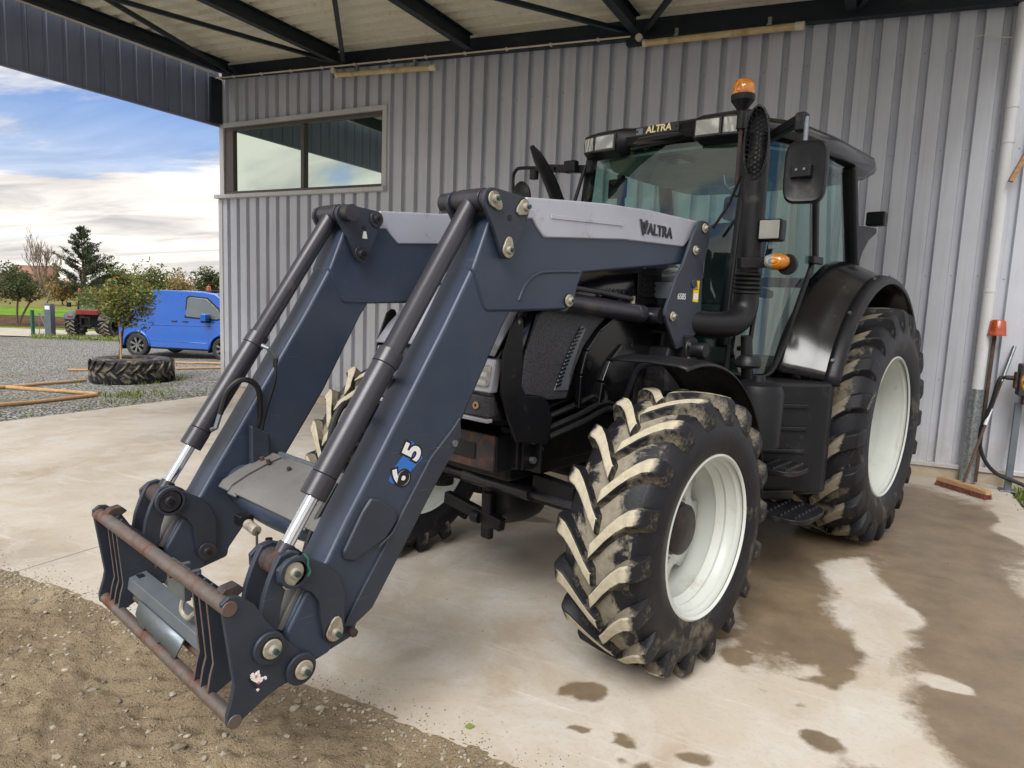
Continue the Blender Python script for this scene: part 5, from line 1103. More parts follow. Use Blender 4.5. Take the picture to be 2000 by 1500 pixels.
# ---- towers
tow = [(1.93, 2.128), (1.90, 2.14), (1.84, 2.138), (1.81, 2.12), (1.80, 2.06), (1.807, 1.997), (1.85, 1.90), (1.842, 1.659), (1.83, 1.60), (1.86, 1.52), (2.0, 1.44), (2.09, 1.425), (2.21, 1.57), (2.236, 1.61), (2.234, 1.64), (2.14, 1.818), (2.085, 1.876), (2.04, 1.957), (1.985, 2.06)]
def tower():
    T = part(MB().prism(tow, .604, .622), 'loader_tower', M['paint_dark'], bevel=.004)
    part(MB().prism(tow, .378, .396), 'inner_plate', M['paint_dark'], T, .004)
    part(MB().box(2.07, 2.09, .40, .60, 1.70, 1.79), 'spacer', M['grey_plate'], T, .003)
    part(MB().prism([(2.09, 1.44), (2.02, 1.42), (1.97, 1.33), (1.93, 1.15), (2.10, 1.15), (2.12, 1.36)], .42, .585), 'tower_foot', M['chassis'], T, .02)
    part(MB().box(1.86, 2.2, .28, .44, .90, 1.30), 'mount_bracket', M['chassis'], T, .012)
    part(MB().prism([(2.02, 1.50), (2.02, 1.30), (1.96, 1.30), (1.94, 1.50)], .50, .64), 'latch_block', M['chassis'], T, .008)
    for z in (1.37, 1.45): part(MB().cyl((2.0, .64, z), (2.0, .655, z), .013, n=6), 'latch_bolt', M['steel'], T)
    return T
towL = tower(); towR = mirror_tree(towL, TR)
for x, z in ((1.877, 2.099), (1.965, 1.97), (2.163, 1.604)): pin_set(towL, x, z, .622, .026, True); pin_set(towR, x, z, -.378, .026, False)
part(MB().cyl((1.95, .622, 1.79), (1.95, .630, 1.79), .028, n=20), 'cap', M['paint_dark'], towL, .003)
q = part(MB().lathe([(0, .0), (.07, 0), (.075, .01), (.07, .02), (.04, .02), (.045, .09), (.04, .10), (0, .10)], 28, (1.955, .63, 1.42), 'Y'), 'hydraulic_coupler', M['black'], towL, .004)
text_mesh('chalk_number', '6585', .046, M['white_print'], towL, (2.075, .6228, 1.712), (-1, 0, 0), (0, 0, 1), .0006, .0002, .15)
sk = part(MB().add([(1.946, .6226, 1.805), (1.882, .6226, 1.807), (1.886, .6226, 1.686), (1.95, .6226, 1.689)], [(0, 1, 2, 3)]), 'warning_sticker', M['yellow_print'], towL, recalc=False)
part(MB().prism([(1.938, 1.755), (1.892, 1.756), (1.914, 1.797)], .6229, .6231), 'warning_triangle', M['black_print'], towL); part(MB().prism([(1.931, 1.759), (1.899, 1.760), (1.914, 1.787)], .6232, .6234), 'warning_triangle', M['yellow_print'], towL); part(MB().prism([(1.917, 1.763), (1.912, 1.763), (1.911, 1.780), (1.917, 1.780)], .6235, .6237), 'warning_mark', M['black_print'], towL)
part(MB().prism([(1.94, 1.70), (1.895, 1.70), (1.893, 1.735), (1.938, 1.735)], .6229, .6231), 'sticker_text_block', M['white_print'], towL)
# ---- cross tube and its cover
ct = part(MB().tube([(4.06, -.44, .79), (4.07, -.36, .78), (4.10, -.25, .77), (4.115, -.1, .765), (4.115, .1, .765), (4.10, .25, .77), (4.07, .36, .78), (4.06, .44, .79)], [.085, .075, .068, .066, .066, .068, .075, .085], 28), 'cross_tube', M['paint'])
def cplate(y0, y1, dz=0, mat='light_plate', nm='tube_cover'):
    V = [(3.93, .905), (4.00, .885), (4.09, .852), (4.165, .815), (4.185, .79)]
    g = MB(); P = [(x, z+dz) for x, z in V]+[(x-.004, z+dz-.008) for x, z in V[::-1]]; return part(g.prism(P, y0, y1), nm, M[mat], ct, .002)
cplate(-.40, -.31, .012); cplate(-.315, -.24, .0); cplate(-.245, .245, .014); cplate(.24, .315, 0); cplate(.31, .41, .012)
part(MB().box(3.915, 3.935, -.34, .34, .86, .93), 'cover_flange', M['grey_plate'], ct, .003)
for y in (-.36, -.30, -.12, .30): part(MB().cyl((4.0, y, .895), (4.004, y, .912), .010, n=8), 'cover_bolt', M['rust'], ct)
part(MB().prism([(4.04, 1.06), (3.95, 1.01), (3.95, .88), (4.04, .86)], -.415, -.38), 'hose_duct', M['paint_dark'], ct, .01)
part(MB().box(4.17, 4.23, -.16, -.10, .70, .745), 'coupling_block', M['black'], ct, .006); part(MB().cyl((4.20, -.10, .71), (4.20, -.02, .70), .022, n=12), 'coupling', M['pin'], ct, .004); part(MB().cyl((4.19, .06, .69), (4.19, .06, .60), .014, n=10), 'coupling', M['black'], ct)
part(MB().tube([(4.20, -.02, .70), (4.21, .0, .64), (4.20, .04, .59), (4.19, .06, .60)], .005, 6), 'coupling_cord', M['hose'], ct)
for y in (.34, .375): part(MB().tube([(4.06, y, .95), (4.16, y, .80), (4.20, y, .68), (4.21, y, .55), (4.25, y, .47)], .014, 8), 'carrier_hose', M['hose'], ct)
part(MB().tube([(3.75, .38, 1.35), (3.88, .40, 1.14), (3.95, .385, 1.0), (3.93, .36, .92)], .016, 8), 'arm_hose', M['hose'], ct); part(MB().tube([(3.70, .30, 1.2), (3.84, .29, 1.02), (3.90, .34, .95), (3.98, .37, .94)], .014, 8), 'arm_hose', M['hose'], ct)
# ---- tool carrier
car = part(MB().cyl((4.60, -.605, .715), (4.60, .605, .715), .0245, n=24), 'tool_carrier', M['rusty_bar'], bevel=.003)
part(MB().cyl((4.588, -.605, .348), (4.588, .605, .348), .0225, n=24), 'lower_bar', M['rusty_bar'], car, .003)
side = [(4.625, .735), (4.60, .752), (4.572, .748), (4.523, .708), (4.482, .639), (4.455, .60), (4.35, .478), (4.332, .45), (4.338, .42), (4.365, .408), (4.44, .400), (4.487, .383), (4.56, .345), (4.59, .325), (4.61, .335), (4.612, .37), (4.595, .43), (4.588, .465)]
for y in (.582, -.602): part(MB().prism(side, y, y+.020), 'side_plate', M['paint_dark'], car, .004)
side2 = [(4.60, .72), (4.572, .735), (4.50, .66), (4.44, .58), (4.38, .50), (4.38, .44), (4.45, .42), (4.575, .36), (4.60, .36), (4.588, .43), (4.578, .465)]
for y in (.325, .375, .43, -.40, -.45, -.50):
    g = MB().prism(side2, y-.006, y+.006)
    for i in (8, 9, 10): g.m[2+i] = 1
    part(g, 'rib_plate', [M['paint_dark'], M['rusty_bar']], car)
for s_ in (1, -1):
    part(MB().cyl((4.40, s_*.33, .425), (4.40, s_*.60, .425), .02, n=14), 'lock_pin', M['steel'], car)
    part(MB().prism([(4.60, .735), (4.585, .752), (4.545, .758), (4.52, .735), (4.55, .715), (4.58, .71)], s_*.52-.022, s_*.52+.022), 'hook', M['rust'], car, .004)
for (x, z, ta) in ((4.478, .550, None), (4.368, .438, None)):
    part(MB().lathe([(.0, .0), (.052, 0), (.055, .006), (.052, .014), (0, .014)], 28, (x, .602, z), 'Y'), 'pin_boss', M['paint_dark'], car, .003); pin_set(car, x-.004, z, .616, .032, True); pin_set(car, x, z, -.582, .04, False)
    part(MB().cyl((x, -.60, z), (x, -.40, z), .03, n=16), 'pivot_tube', M['chassis'], car); part(MB().cyl((x, .40, z), (x, .60, z), .03, n=16), 'pivot_tube', M['chassis'], car)
part(MB().cyl((4.53, -.44, .395), (4.53, .36, .395), .016, n=14), 'lock_rod', M['rusty_bar'], car)
g = MB(); P = [(4.490, .500), (4.556, .487), (4.564, .440), (4.557, .438), (4.549, .479), (4.489, .492)]
g.prism(P, -.44, .285); cov = part(g, 'cover_plate', M['grey_plate'], car, .003)
g = MB(); g.add([(4.566, -.24, .445), (4.566, .18, .445), (4.59, .15, .365), (4.59, .10, .385), (4.59, .02, .385), (4.59, .0, .367), (4.59, -.04, .385), (4.59, -.12, .385), (4.59, -.14, .367), (4.59, -.17, .367), (4.585, -.23, .40)], [list(range(11))]); o = part(g, 'cover_skirt', M['grey_plate'], car, recalc=False); s_ = o.modifiers.new('t', 'SOLIDIFY'); s_.thickness = .006
part(MB().box(4.51, 4.535, -.38, -.345, .4945, .4975), 'cover_slot', M['black_print'], car, rot=None); part(MB().box(4.51, 4.535, .20, .235, .4945, .4975), 'cover_slot', M['black_print'], car)
g = MB(); g.box(4.545, 4.57, .04, .19, .585, .70); g.box(4.50, 4.55, .06, .08, .585, .68); g.box(4.50, 4.55, .15, .17, .585, .68); vb = part(g, 'valve_bracket', M['steel'], car, .003)
for y in (.02, .14): part(MB().cyl((4.57, y, .675), (4.60, y, .675), .010, n=6), 'bracket_bolt', M['rust'], car)
part(MB().tube([(4.55, .14, .59), (4.56, .14, .54), (4.555, .18, .52), (4.55, .22, .55)], .009, 8), 'shackle', M['pin'], car)
# torn remains of a sticker on the side plate: irregular flakes
random.seed(11)
for i, (x, z, r, mt) in enumerate(((4.528, .462, .020, 'black_print'), (4.520, .465, .019, 'white_print'), (4.505, .452, .012, 'white_print'), (4.53, .476, .010, 'white_print'), (4.512, .482, .006, 'white_print'), (4.488, .452, .007, 'white_print'), (4.512, .446, .006, 'pink_print'), (4.52, .470, .005, 'pink_print'), (4.515, .423, .005, 'white_print'), (4.522, .436, .004, 'black_print'))):
    P = [(x+r*random.uniform(.5, 1.15)*math.cos(t), z+r*random.uniform(.5, 1.15)*math.sin(t)) for t in [2*math.pi*k/11 for k in range(11)]]
    part(MB().prism(P, .6022, .6026+.0003*i), 'sticker_flake', M[mt], car)
part(MB().tube([(4.36, .612, .83), (4.352, .625, .815), (4.35, .622, .79), (4.345, .628, .77), (4.352, .624, .755)], .004, 6), 'string', M['green_post'], armL)
# ------------------------------------------------------------------ yard beyond the slab
random.seed(21)
# ---- blue van (frame: x forward, y to its left, z up)
va = math.atan2(VR.y, VR.x)-R(7)
VAN = empty('blue_van', (-19.1, 13.46, base(-18.6)-.02), va); tag(VAN, 'bright blue panel van parked on the gravel behind the shed corner', 'van')
def arch(cx_, r, n=14): return [(cx_+r*math.cos(math.pi*i/n), .34+r*math.sin(math.pi*i/n)) for i in range(n+1)]
WBV = 2.65; XS = 1.0
prof = [(-.54, .45), (-.56, .9), (-.52, 1.35), (-.45, 1.82), (-.36, 1.92), (.5, 1.955), (2.0, 1.95), (2.38, 1.90), (2.75, 1.68), (3.08, 1.38), (3.3, 1.20), (3.7, 1.08), (3.92, .96), (4.0, .7), (3.98, .36), (3.7, .28)]
prof = [(x*XS if x > 0 else x, z) for x, z in prof]
prof += arch(WBV, .40)+[(2.2, .27), (.5, .27)]+arch(0, .40)+[(-.46, .33), (-.52, .36)]
g = MB(); lays = [(-.93, .86), (-.99, .95), (-1.0, 1.0), (-.96, 1.0)]
def body_layer(f):
    out_ = []
    for x, z in prof:
        t = max(0, (z-1.0)/.95); out_.append((x, z))
    return out_
n = len(prof); V = []
for s_, ins in ((-1, 1.0), (-1, .0), (1, .0), (1, 1.0)):
    for x, z in prof:
        w = .98-.12*max(0, (z-.95)/1.0)**1.6
        V.append((x, s_*(w-(.0 if ins == 0 else 0)), z))
V = [(x, -(.98-.12*max(0, (z-.95))**1.6), z) for x, z in prof]+[(x, (.98-.12*max(0, (z-.95))**1.6), z) for x, z in prof]
g.add(V, [list(range(n)), list(range(n, 2*n))[::-1]]+[(i, (i+1) % n, n+(i+1) % n, n+i) for i in range(n)]); part_v = lambda g, nm, mt, p=VAN, bv=0, **k: g.build(nm, M[mt], p, bv, **k)
body = part_v(g, 'body', 'van_blue', VAN, .05, seg=4)
def vy(z): return -(.98-.12*max(0, z-.95)**1.6)
def panel(pts, nm, mt, o=.004, p=body):
    pts = [(x*XS if x > .5 else x, z) for x, z in pts]; g = MB(); n = len(pts); V = [(x, vy(z)-o, z) for x, z in pts]+[(x, vy(z)+.03, z) for x, z in pts]; g.add(V, [list(range(n)), list(range(n, 2*n))[::-1]]+[(i, (i+1) % n, n+(i+1) % n, n+i) for i in range(n)]); return part_v(g, nm, mt, p, .01)
panel([(1.53, 1.23), (2.45, 1.18), (2.66, 1.22), (2.50, 1.46), (2.14, 1.75), (1.62, 1.79), (1.56, 1.74)], 'door_window', 'van_glass', .006)
panel([(1.49, 1.19), (2.47, 1.14), (2.74, 1.2), (2.54, 1.49), (2.17, 1.79), (1.60, 1.83), (1.52, 1.77)], 'window_seal', 'black', .003)
for pts in ([(.14, .33), (.155, .33), (.165, 1.83), (.15, 1.83)], [(1.33, .33), (1.346, .33), (1.366, 1.86), (1.35, 1.86)], [(2.20, .45), (2.215, .45), (2.28, 1.13), (2.265, 1.13)]): panel(pts, 'door_gap', 'black_print', .0025)
panel([(.4, .94), (2.3, .97), (2.3, .99), (.4, .96)], 'body_crease', 'van_blue', .006); panel([(.44, .50), (2.2, .48), (2.2, .50), (.44, .52)], 'lower_moulding', 'van_blue', .008); panel([(.45, .28), (2.2, .28), (2.2, .33), (.45, .33)], 'sill', 'black', .006)
for x in (1.10, 1.44): panel([(x, 1.075), (x+.17, 1.075), (x+.17, 1.10), (x, 1.10)], 'door_handle', 'black', .03)
panel([(-.53, .36), (-.42, .36), (-.42, .52), (-.55, .52)], 'bumper', 'black', .02)
for cx_ in (0, WBV):
    g = MB(); nn = 16; V = []
    for i in range(nn+1):
        a = math.pi*i/nn
        for r in (.385, .44): V.append((cx_+r*math.cos(a), -.992, .34+r*math.sin(a)))
    g.add(V, [(2*i, 2*i+1, 2*i+3, 2*i+2) for i in range(nn)]); o = part_v(g, 'arch_trim', 'van_blue', body); o.modifiers.new('t', 'SOLIDIFY').thickness = .02
panel([(-.545, .85), (-.48, .85), (-.44, 1.25), (-.50, 1.25)], 'tail_lamp', 'red', .006)
o = part_v(MB().prism([(2.12, 1.12), (2.28, 1.12), (2.30, 1.33), (2.16, 1.35), (2.10, 1.28)], -1.22, -1.0), 'door_mirror', 'van_blue', body, .03); part_v(MB().prism([(2.12, 1.08), (2.28, 1.08), (2.28, 1.135), (2.12, 1.135)], -1.20, -.95), 'mirror_base', 'black', body, .01)
part_v(MB().box(1.75, 2.15, -.5, .5, 1.955, 1.985), 'roof_bar', 'black', body, .01); part_v(MB().lathe([(0, .14), (.05, .12), (.06, 0), (0, 0)], 14, (1.85, -.3, 1.985), 'Z'), 'roof_beacon', 'orange_lens', body)
part_v(MB().prism([(2.40, 1.90), (3.05, 1.40), (3.08, 1.43), (2.42, 1.935)], -.78, .78), 'windscreen', 'van_glass', body)
for x in (0, WBV):
    for s_ in (-1, 1):
        w = MB().lathe([(.225, -.1), (.30, -.105), (.335, -.08), (.345, -.04), (.345, .04), (.335, .08), (.30, .105), (.225, .1)], 32).build('wheel', M['tyre_far'], VAN); w.location = (x, s_*.87, .345)
        g = MB(); g.lathe([(.235, -.1), (.225, -.09), (.20, -.03), (.20, .08)], 28); g.lathe([(0, -.075), (.05, -.08), (.06, -.05), (.0, -.05)], 16); g.m = [0]*len(g.f); part_v(g, 'rim', 'alloy', w)
        for k in range(7):
            a = 2*math.pi*k/7
            for da in (-.09, .09): part_v(MB().bar((.04*math.cos(a), -.07, .04*math.sin(a)), (.22*math.cos(a+da), -.085, .22*math.sin(a+da)), .025, .03), 'spoke', 'alloy', w)
        part_v(MB().cyl((0, -.02, 0), (0, .05, 0), .20, n=20), 'brake_disc', 'black', w)
    part_v(MB().prism([(x-.46, .22), (x-.44, .22), (x-.42, .42), (x-.44, .44)], -.97, -.75), 'mud_flap', 'black', VAN)

# ---- big tyre used as a planter
TP = empty('tyre_planter', (-13.25, 8.76, base(-13.3)-.04)); tag(TP, 'large tractor tyre lying flat as a planter on the gravel', 'tyre planter')
Rt, ht = .775, .50
g = MB(); g.lathe([(.36, .02), (.50, 0), (.68, .01), (.735, .06), (.745, .25), (.735, .44), (.68, .49), (.50, .50), (.40, .47), (.36, .40)], 64, (0, 0, 0), 'Z'); g.build('tyre', M['tread_clean'], TP)
lg = None
def plug(sg):
    g = MB(); V = []; st = [(0, .0), (.05, .07), (.11, .17), (.17, .24), (.225, .28)]
    for q, th in st:
        z = .25+sg*q; rr = .74-(.02 if q > .2 else 0)
        for r, da in ((rr, -.042), (rr+.036, -.028), (rr+.036, .028), (rr, .042)): V.append((r*math.cos(th+da), r*math.sin(th+da), z))
    F = [(4*i+c, 4*i+c+1, 4*i+c+5, 4*i+c+4) for i in range(4) for c in range(3)]+[(0, 3, 2, 1), (16, 17, 18, 19)]
    g.add(V, F); return g.build('tread_lug', M['lug_top_worn'] if False else M['tread_clean'], TP, .006)
for sg, ph in ((1, 0), (-1, .5)):
    l0 = plug(sg); l0.rotation_euler = (0, 0, ph*2*math.pi/20)
    for i in range(1, 20): dup(l0, TP, rot=(0, 0, (i+ph)*2*math.pi/20))
g = MB(); V = [(0, 0, .47)]+[(r*math.cos(2*math.pi*k/24), r*math.sin(2*math.pi*k/24), z+.02*random.uniform(-1, 1)) for r, z in ((.2, .46), (.42, .43)) for k in range(24)]
g.add(V, [(0, 1+k, 1+(k+1) % 24) for k in range(24)]+[(1+k, 25+k, 25+(k+1) % 24, 1+(k+1) % 24) for k in range(24)]); g.build('soil', M['soil_fill'], TP)

# ---- trees
def leaf_cloud(g, centres, n, size, squash=.8, up=.3, aspect=.5):
    for k in range(n):
        c, r = random.choice(centres); d = Vector((random.gauss(0, 1), random.gauss(0, 1), random.gauss(0, 1))).normalized(); rr = r*random.random()**.45
        p = Vector(c)+Vector((d.x*rr, d.y*rr, d.z*rr*squash)); s_ = size*random.uniform(.6, 1.3)
        u = Vector((random.gauss(0, 1), random.gauss(0, 1), random.gauss(up, .7))).normalized(); w = u.cross(Vector((random.gauss(0, 1), random.gauss(0, 1), random.gauss(0, 1)))).normalized()
        g.add([p-u*s_*.5, p+w*s_*aspect*.5, p+u*s_*.5, p-w*s_*aspect*.5], [(0, 1, 2, 3)])
def limbs(g, p, d, ln, r, depth, tips, spread=.5, shrink=.72, nseg=3, kids=3, minr=.004, sides=6, upb=.12):
    pts = [Vector(p)]; rs = [r]; dd = Vector(d).normalized()
    for i in range(nseg):
        dd = (dd+Vector((random.gauss(0, .10), random.gauss(0, .10), random.gauss(upb*.3, .06)))).normalized(); pts.append(pts[-1]+dd*ln/nseg); rs.append(r*(1-.35*(i+1)/nseg))
    g.tube(pts, rs, sides, caps=False)
    if depth == 0: tips.append(pts[-1]); return
    for k in range(kids):
        i = random.choice(range(max(1, nseg-2), nseg+1)) if k else nseg
        a = Vector((random.gauss(0, 1), random.gauss(0, 1), random.gauss(.1, .5))).normalized(); nd_ = (dd*(1-spread)+a*spread+Vector((0, 0, upb))).normalized()
        limbs(g, pts[i], nd_, ln*shrink*random.uniform(.75, 1.15), max(minr, rs[i]*.62), depth-1, tips, spread, shrink, nseg, kids, minr, max(3, sides-1), upb)
def tree(name, label, loc, h, w, crown_z, trunk_r, leafmat, nleaf, lsize, bark='bark', depth=3, stems=1, group=None, spread=.5, cat='tree', extra=None, lump=.30):
    t = empty(name, loc); tag(t, label, cat, group); g = MB(); tips = []
    for s_ in range(stems):
        a = random.random()*6.28; d = Vector((math.cos(a)*.25*(stems > 1), math.sin(a)*.25*(stems > 1), 1)); limbs(g, (0, 0, -.1), d, (h*crown_z)+.1, trunk_r, 0, [], upb=.2); top = Vector(g.v[-1]); q = []
        tt = Vector((d.x, d.y, 1)).normalized()*h*crown_z
        for k in range(5):
            b = 6.28*k/5+random.random(); limbs(g, top, (math.cos(b)*.8, math.sin(b)*.8, .8), h*.22, trunk_r*.6, depth-1, tips, spread, .72, 3, 3, .004, 5)
    g.build('trunk', M[bark], t, recalc=False)
    cz_ = h*crown_z; cen = []
    for k in range(26):
        d = Vector((random.gauss(0, 1), random.gauss(0, 1), random.gauss(0, 1))).normalized(); rr = random.random()**.5
        cen.append(((d.x*rr*w*.36, d.y*rr*w*.36, cz_+(h-cz_)*(.45+.42*d.z*rr)), w*lump*random.uniform(.45, .85)))
    g = MB(); leaf_cloud(g, cen, nleaf, lsize); g.build('crown', M[leafmat], t, smooth=False, recalc=False)
    if extra: g = MB(); leaf_cloud(g, [((c[0], c[1], c[2]+.08*w), r) for c, r in cen if c[2] > cz_+(h-cz_)*.35], extra[1], lsize); g.build('young_leaves', M[extra[0]], t, smooth=False, recalc=False)
    return t
pz = base(-13.3)+.42
tr_ = tree('planter_tree', 'small evergreen tree with yellow green crown growing in the tyre planter', (-13.48, 8.68, pz-.06), 1.80, 1.72, .40, .035, 'leaf_olive', 4600, .07, 'bark', 3, 1, extra=('leaf_red', 60), lump=.27)
MB().cyl((.05, -.04, 0), (-.03, .02, .62), .018, n=8).build('stake', M['wood'], tr_)
def far_tree(name, label, u, vtop, d, wpx, crown_z, trunk_r, leafmat, nleaf, lsize, **k):
    p = at(u, 560, d); top = at(u, vtop, d).z; w = wpx/1341.7*d; z0 = -.42; return tree(name, label, (p.x, p.y, z0), top-z0, w, crown_z, trunk_r, leafmat, nleaf, lsize, **k)
G2 = 'trees along the far field edge'
far_tree('bushy_tree', 'dark bushy tree with forked stems at the left picture edge', 32, 512, 31, 118, .42, .06, 'leaf_dark', 4200, .13, stems=2, group=G2)
far_tree('round_tree', 'round green tree beyond the planter crown, right of the pine', 222, 508, 62, 92, .2, .12, 'leaf_mid', 3200, .26, group=G2)
far_tree('hedge_tree', 'broad green tree standing behind the van roof', 300, 514, 66, 130, .15, .12, 'leaf_mid', 3600, .27, group=G2)
far_tree('autumn_tree', 'thin yellow brown autumn tree behind the van windscreen', 358, 518, 64, 78, .2, .08, 'leaf_brown', 1500, .2, group=G2)
far_tree('corner_tree', 'dark green tree peeping over the van beside the shed corner', 408, 514, 60, 72, .25, .10, 'leaf_dark', 2400, .24, group=G2)
far_tree('hedge_tree', 'low brown green hedge tree between the bare tree and pine', 122, 540, 58, 84, .15, .08, 'leaf_brown', 1700, .24, group=G2)
far_tree('hedge_shrub', 'low olive shrub at the field edge below the pine', 186, 560, 50, 70, .1, .05, 'leaf_mid', 1900, .18, group=G2)
far_tree('hedge_tree', 'grey brown hedge tree between the two broad green trees', 258, 528, 70, 96, .1, .08, 'leaf_brown', 1600, .26, group=G2)
for i, (u, vt, lab) in enumerate(((-60, 520, 'dark tree just left of the forked bushy tree'), (455, 520, 'green tree hidden behind the shed corner'))): far_tree('hedge_tree', lab, u, vt, 60, 80, .2, .1, 'leaf_dark', 1500, .26, group=G2)
# bare tree
p = at(84, 560, 44); t = empty('bare_tree', (p.x, p.y, -.42)); tag(t, 'leafless pale tree standing left of the pine', 'tree', G2); g = MB(); tips = []
hh = at(84, 462, 44).z+.42
limbs(g, (0, 0, -.1), (0, 0, 1), hh*.35, .10, 0, [], upb=.1); top = Vector((0, 0, hh*.33))
for k in range(8):
    b = 6.28*k/8+random.random()*.5; sp = random.uniform(.18, .62); limbs(g, top-Vector((0, 0, random.uniform(0, hh*.12))), (math.cos(b)*sp, math.sin(b)*sp, 1), hh*.30, .05, 4, tips, .30, .66, 3, 3, .011, 5, .25)
g.build('trunk_and_branches', M['bark_pale'], t, recalc=False)
# pine
p = at(163, 560, 58); t = empty('pine_tree', (p.x, p.y, -.42)); tag(t, 'tall dark pine tree at the far field edge', 'tree', G2); g = MB(); hp = at(168, 441, 58).z+.42; wp = 138/1341.7*58
g.tube([(0, 0, -.1), (.03, .02, hp*.5), (-.02, 0, hp*.98)], [.16, .10, .02], 8); needles = MB()
for lv in range(26):
    z = hp*(.10+.86*lv/25); L_ = wp*.56*(1-(lv/26)**1.25)*random.uniform(.75, 1.1)+.12
    for k in range(6):
        if random.random() < .13: continue
        a = random.random()*6.28; e = Vector((math.cos(a), math.sin(a), .28+.25*lv/25)).normalized(); ln = L_*random.uniform(.6, 1.08); b0 = Vector((0, 0, z)); b1 = b0+e*ln*.6; b2 = b0+e*ln+Vector((0, 0, .12*ln)); g.tube([b0, b1, b2], [.035, .022, .008], 4, caps=False)
        for q in range(int(9+ln*9)):
            f = random.uniform(.3, 1.03); c = b0+(b2-b0)*f; leaf_cloud(needles, [(c, .17)], 3, .30, .8, .8, .22)
g.build('trunk', M['bark'], t, recalc=False); needles.build('crown', M['needle'], t, smooth=False, recalc=False)
# far hedge: reads as one mass
g = MB()
for k in range(260):
    u = random.uniform(-260, 470); d = random.uniform(72, 80); b = at(u, 590, d); hh_ = random.uniform(.7, 2.2); leaf_cloud(g, [((b.x, b.y, -.3+hh_*.5), hh_*.75)], 34, .34, .8)
tag(g.build('far_hedge', M['leaf_brown'], smooth=False, recalc=False), 'long mixed hedge closing the far side of the field', 'hedge', kind='stuff')

# ---- houses beyond the field
def house(label, u, d, w, dep, hw_, hr_, ang):
    p = at(u, 580, d); t = empty('house', (p.x, p.y, -.45), math.atan2(VR.y, VR.x)+R(ang)); tag(t, label, 'house', 'houses beyond the field')
    g = MB(); g.box(-w/2, w/2, -dep/2, dep/2, 0, hw_); g.prism([(-dep/2, hw_), (dep/2, hw_), (0, hw_+hr_)], -w/2, w/2, ax='X'); g.build('wall', M['cream_wall'], t)
    for s_ in (-1, 1): MB().add([(-w/2-.3, s_*(dep/2+.3), hw_-.12), (w/2+.3, s_*(dep/2+.3), hw_-.12), (w/2+.3, 0, hw_+hr_+.06), (-w/2-.3, 0, hw_+hr_+.06)], [(0, 1, 2, 3)]).build('roof', M['tile'], t, recalc=False).modifiers.new('t', 'SOLIDIFY').thickness = .12
    for x in (-w*.3, w*.05, w*.33):
        f = MB().box(x-.5, x+.5, -dep/2-.03, -dep/2+.02, .9, 2.0).build('window', M['pvc'], t); MB().box(x-.42, x+.42, -dep/2-.045, -dep/2-.032, .98, 1.92).build('pane', M['van_glass'], f)
house('cream house with red tiled roof behind the bare tree', 70, 125, 6, 5, 2.9, 1.6, 20); house('low cream house with red roof left of the pine', 124, 110, 4.5, 4, .9, 1.0, -15); house('long cream outbuilding behind the bushy tree', 18, 88, 8, 4, 1.9, .8, 5)

# ---- red tractor across the yard, seen from behind
p = at(183, 659, 26.2); RT = empty('red_tractor', (p.x, p.y, -.42), math.atan2(VD.y, VD.x)); tag(RT, 'small red tractor parked across the yard, seen from behind', 'tractor')
def rp(g, nm, mt, pr=RT, bv=0): return g.build(nm, M[mt], pr, bv)
for s_ in (1, -1):
    w = MB().lathe([(.22, -.19), (.36, -.21), (.425, -.17), (.43, 0), (.425, .17), (.36, .21), (.22, .19)], 36).build('wheel', M['tread_clean'], RT); w.location = (0, s_*.64, .45)
    g0 = None
    for sg in (1, -1):
        g = MB(); V = []
        for q, th in ((0, 0), (.09, .10), (.19, .24)):
            for r, da in ((.42, -.05), (.465, -.035), (.465, .035), (.42, .05)): V.append((r*math.cos(th+da), sg*q, r*math.sin(th+da)))
        g.add(V, [(4*i+c, 4*i+c+1, 4*i+c+5, 4*i+c+4) for i in range(2) for c in range(3)]+[(0, 3, 2, 1), (8, 9, 10, 11)]); l0 = rp(g, 'tread_lug', 'lug_top_worn', w)
        for i in range(1, 18): dup(l0, w, rot=(0, -2*math.pi*(i+(.5 if sg < 0 else 0))/18, 0))
    fw_ = MB().lathe([(.14, -.1), (.28, -.11), (.31, 0), (.28, .11), (.14, .1)], 28).build('wheel', M['tyre_far'], RT); fw_.location = (1.5, s_*.6, .31)
    g = MB(); V = []
    for i in range(13):
        a = R(15+140*i/12)
        for y in (.44, .88): V.append((.50*math.cos(a), s_*y, .45+.52*math.sin(a)))
    g.add(V, [(2*i, 2*i+1, 2*i+3, 2*i+2) for i in range(12)]); o = rp(g, 'fender', 'grey_post'); o.modifiers.new('t', 'SOLIDIFY').thickness = .03
    rp(MB().box(-.42, -.36, s_*.62-.09, s_*.62+.09, .72, .80), 'tail_lamp', 'red'); rp(MB().bar((-.25, s_*.40, .95), (-.20, s_*.36, 1.62), .05, .05), 'cab_post', 'black'); rp(MB().box(-.2, -.1, s_*.80-.07, s_*.80+.07, 1.12, 1.30), 'mirror', 'black', RT, .02)
rp(MB().box(-.1, 1.9, -.28, .28, .38, .85), 'chassis', 'chassis', RT, .04); rp(MB().box(-.38, -.1, -.42, .42, .85, 1.05), 'rear_panel', 'red', RT, .03); rp(MB().box(.6, 1.95, -.27, .27, .8, 1.18), 'hood', 'red', RT, .06)
rp(MB().box(-.35, .75, -.46, .46, 1.60, 1.70), 'cab_roof', 'black', RT, .05); rp(MB().box(-.28, -.26, -.38, .38, 1.05, 1.58), 'rear_window', 'cab_glass'); rp(MB().bar((-.35, -.25, .55), (-.7, -.28, .38), .05, .06), 'lower_link', 'chassis'); rp(MB().bar((-.35, .25, .55), (-.7, .28, .38), .05, .06), 'lower_link', 'chassis')
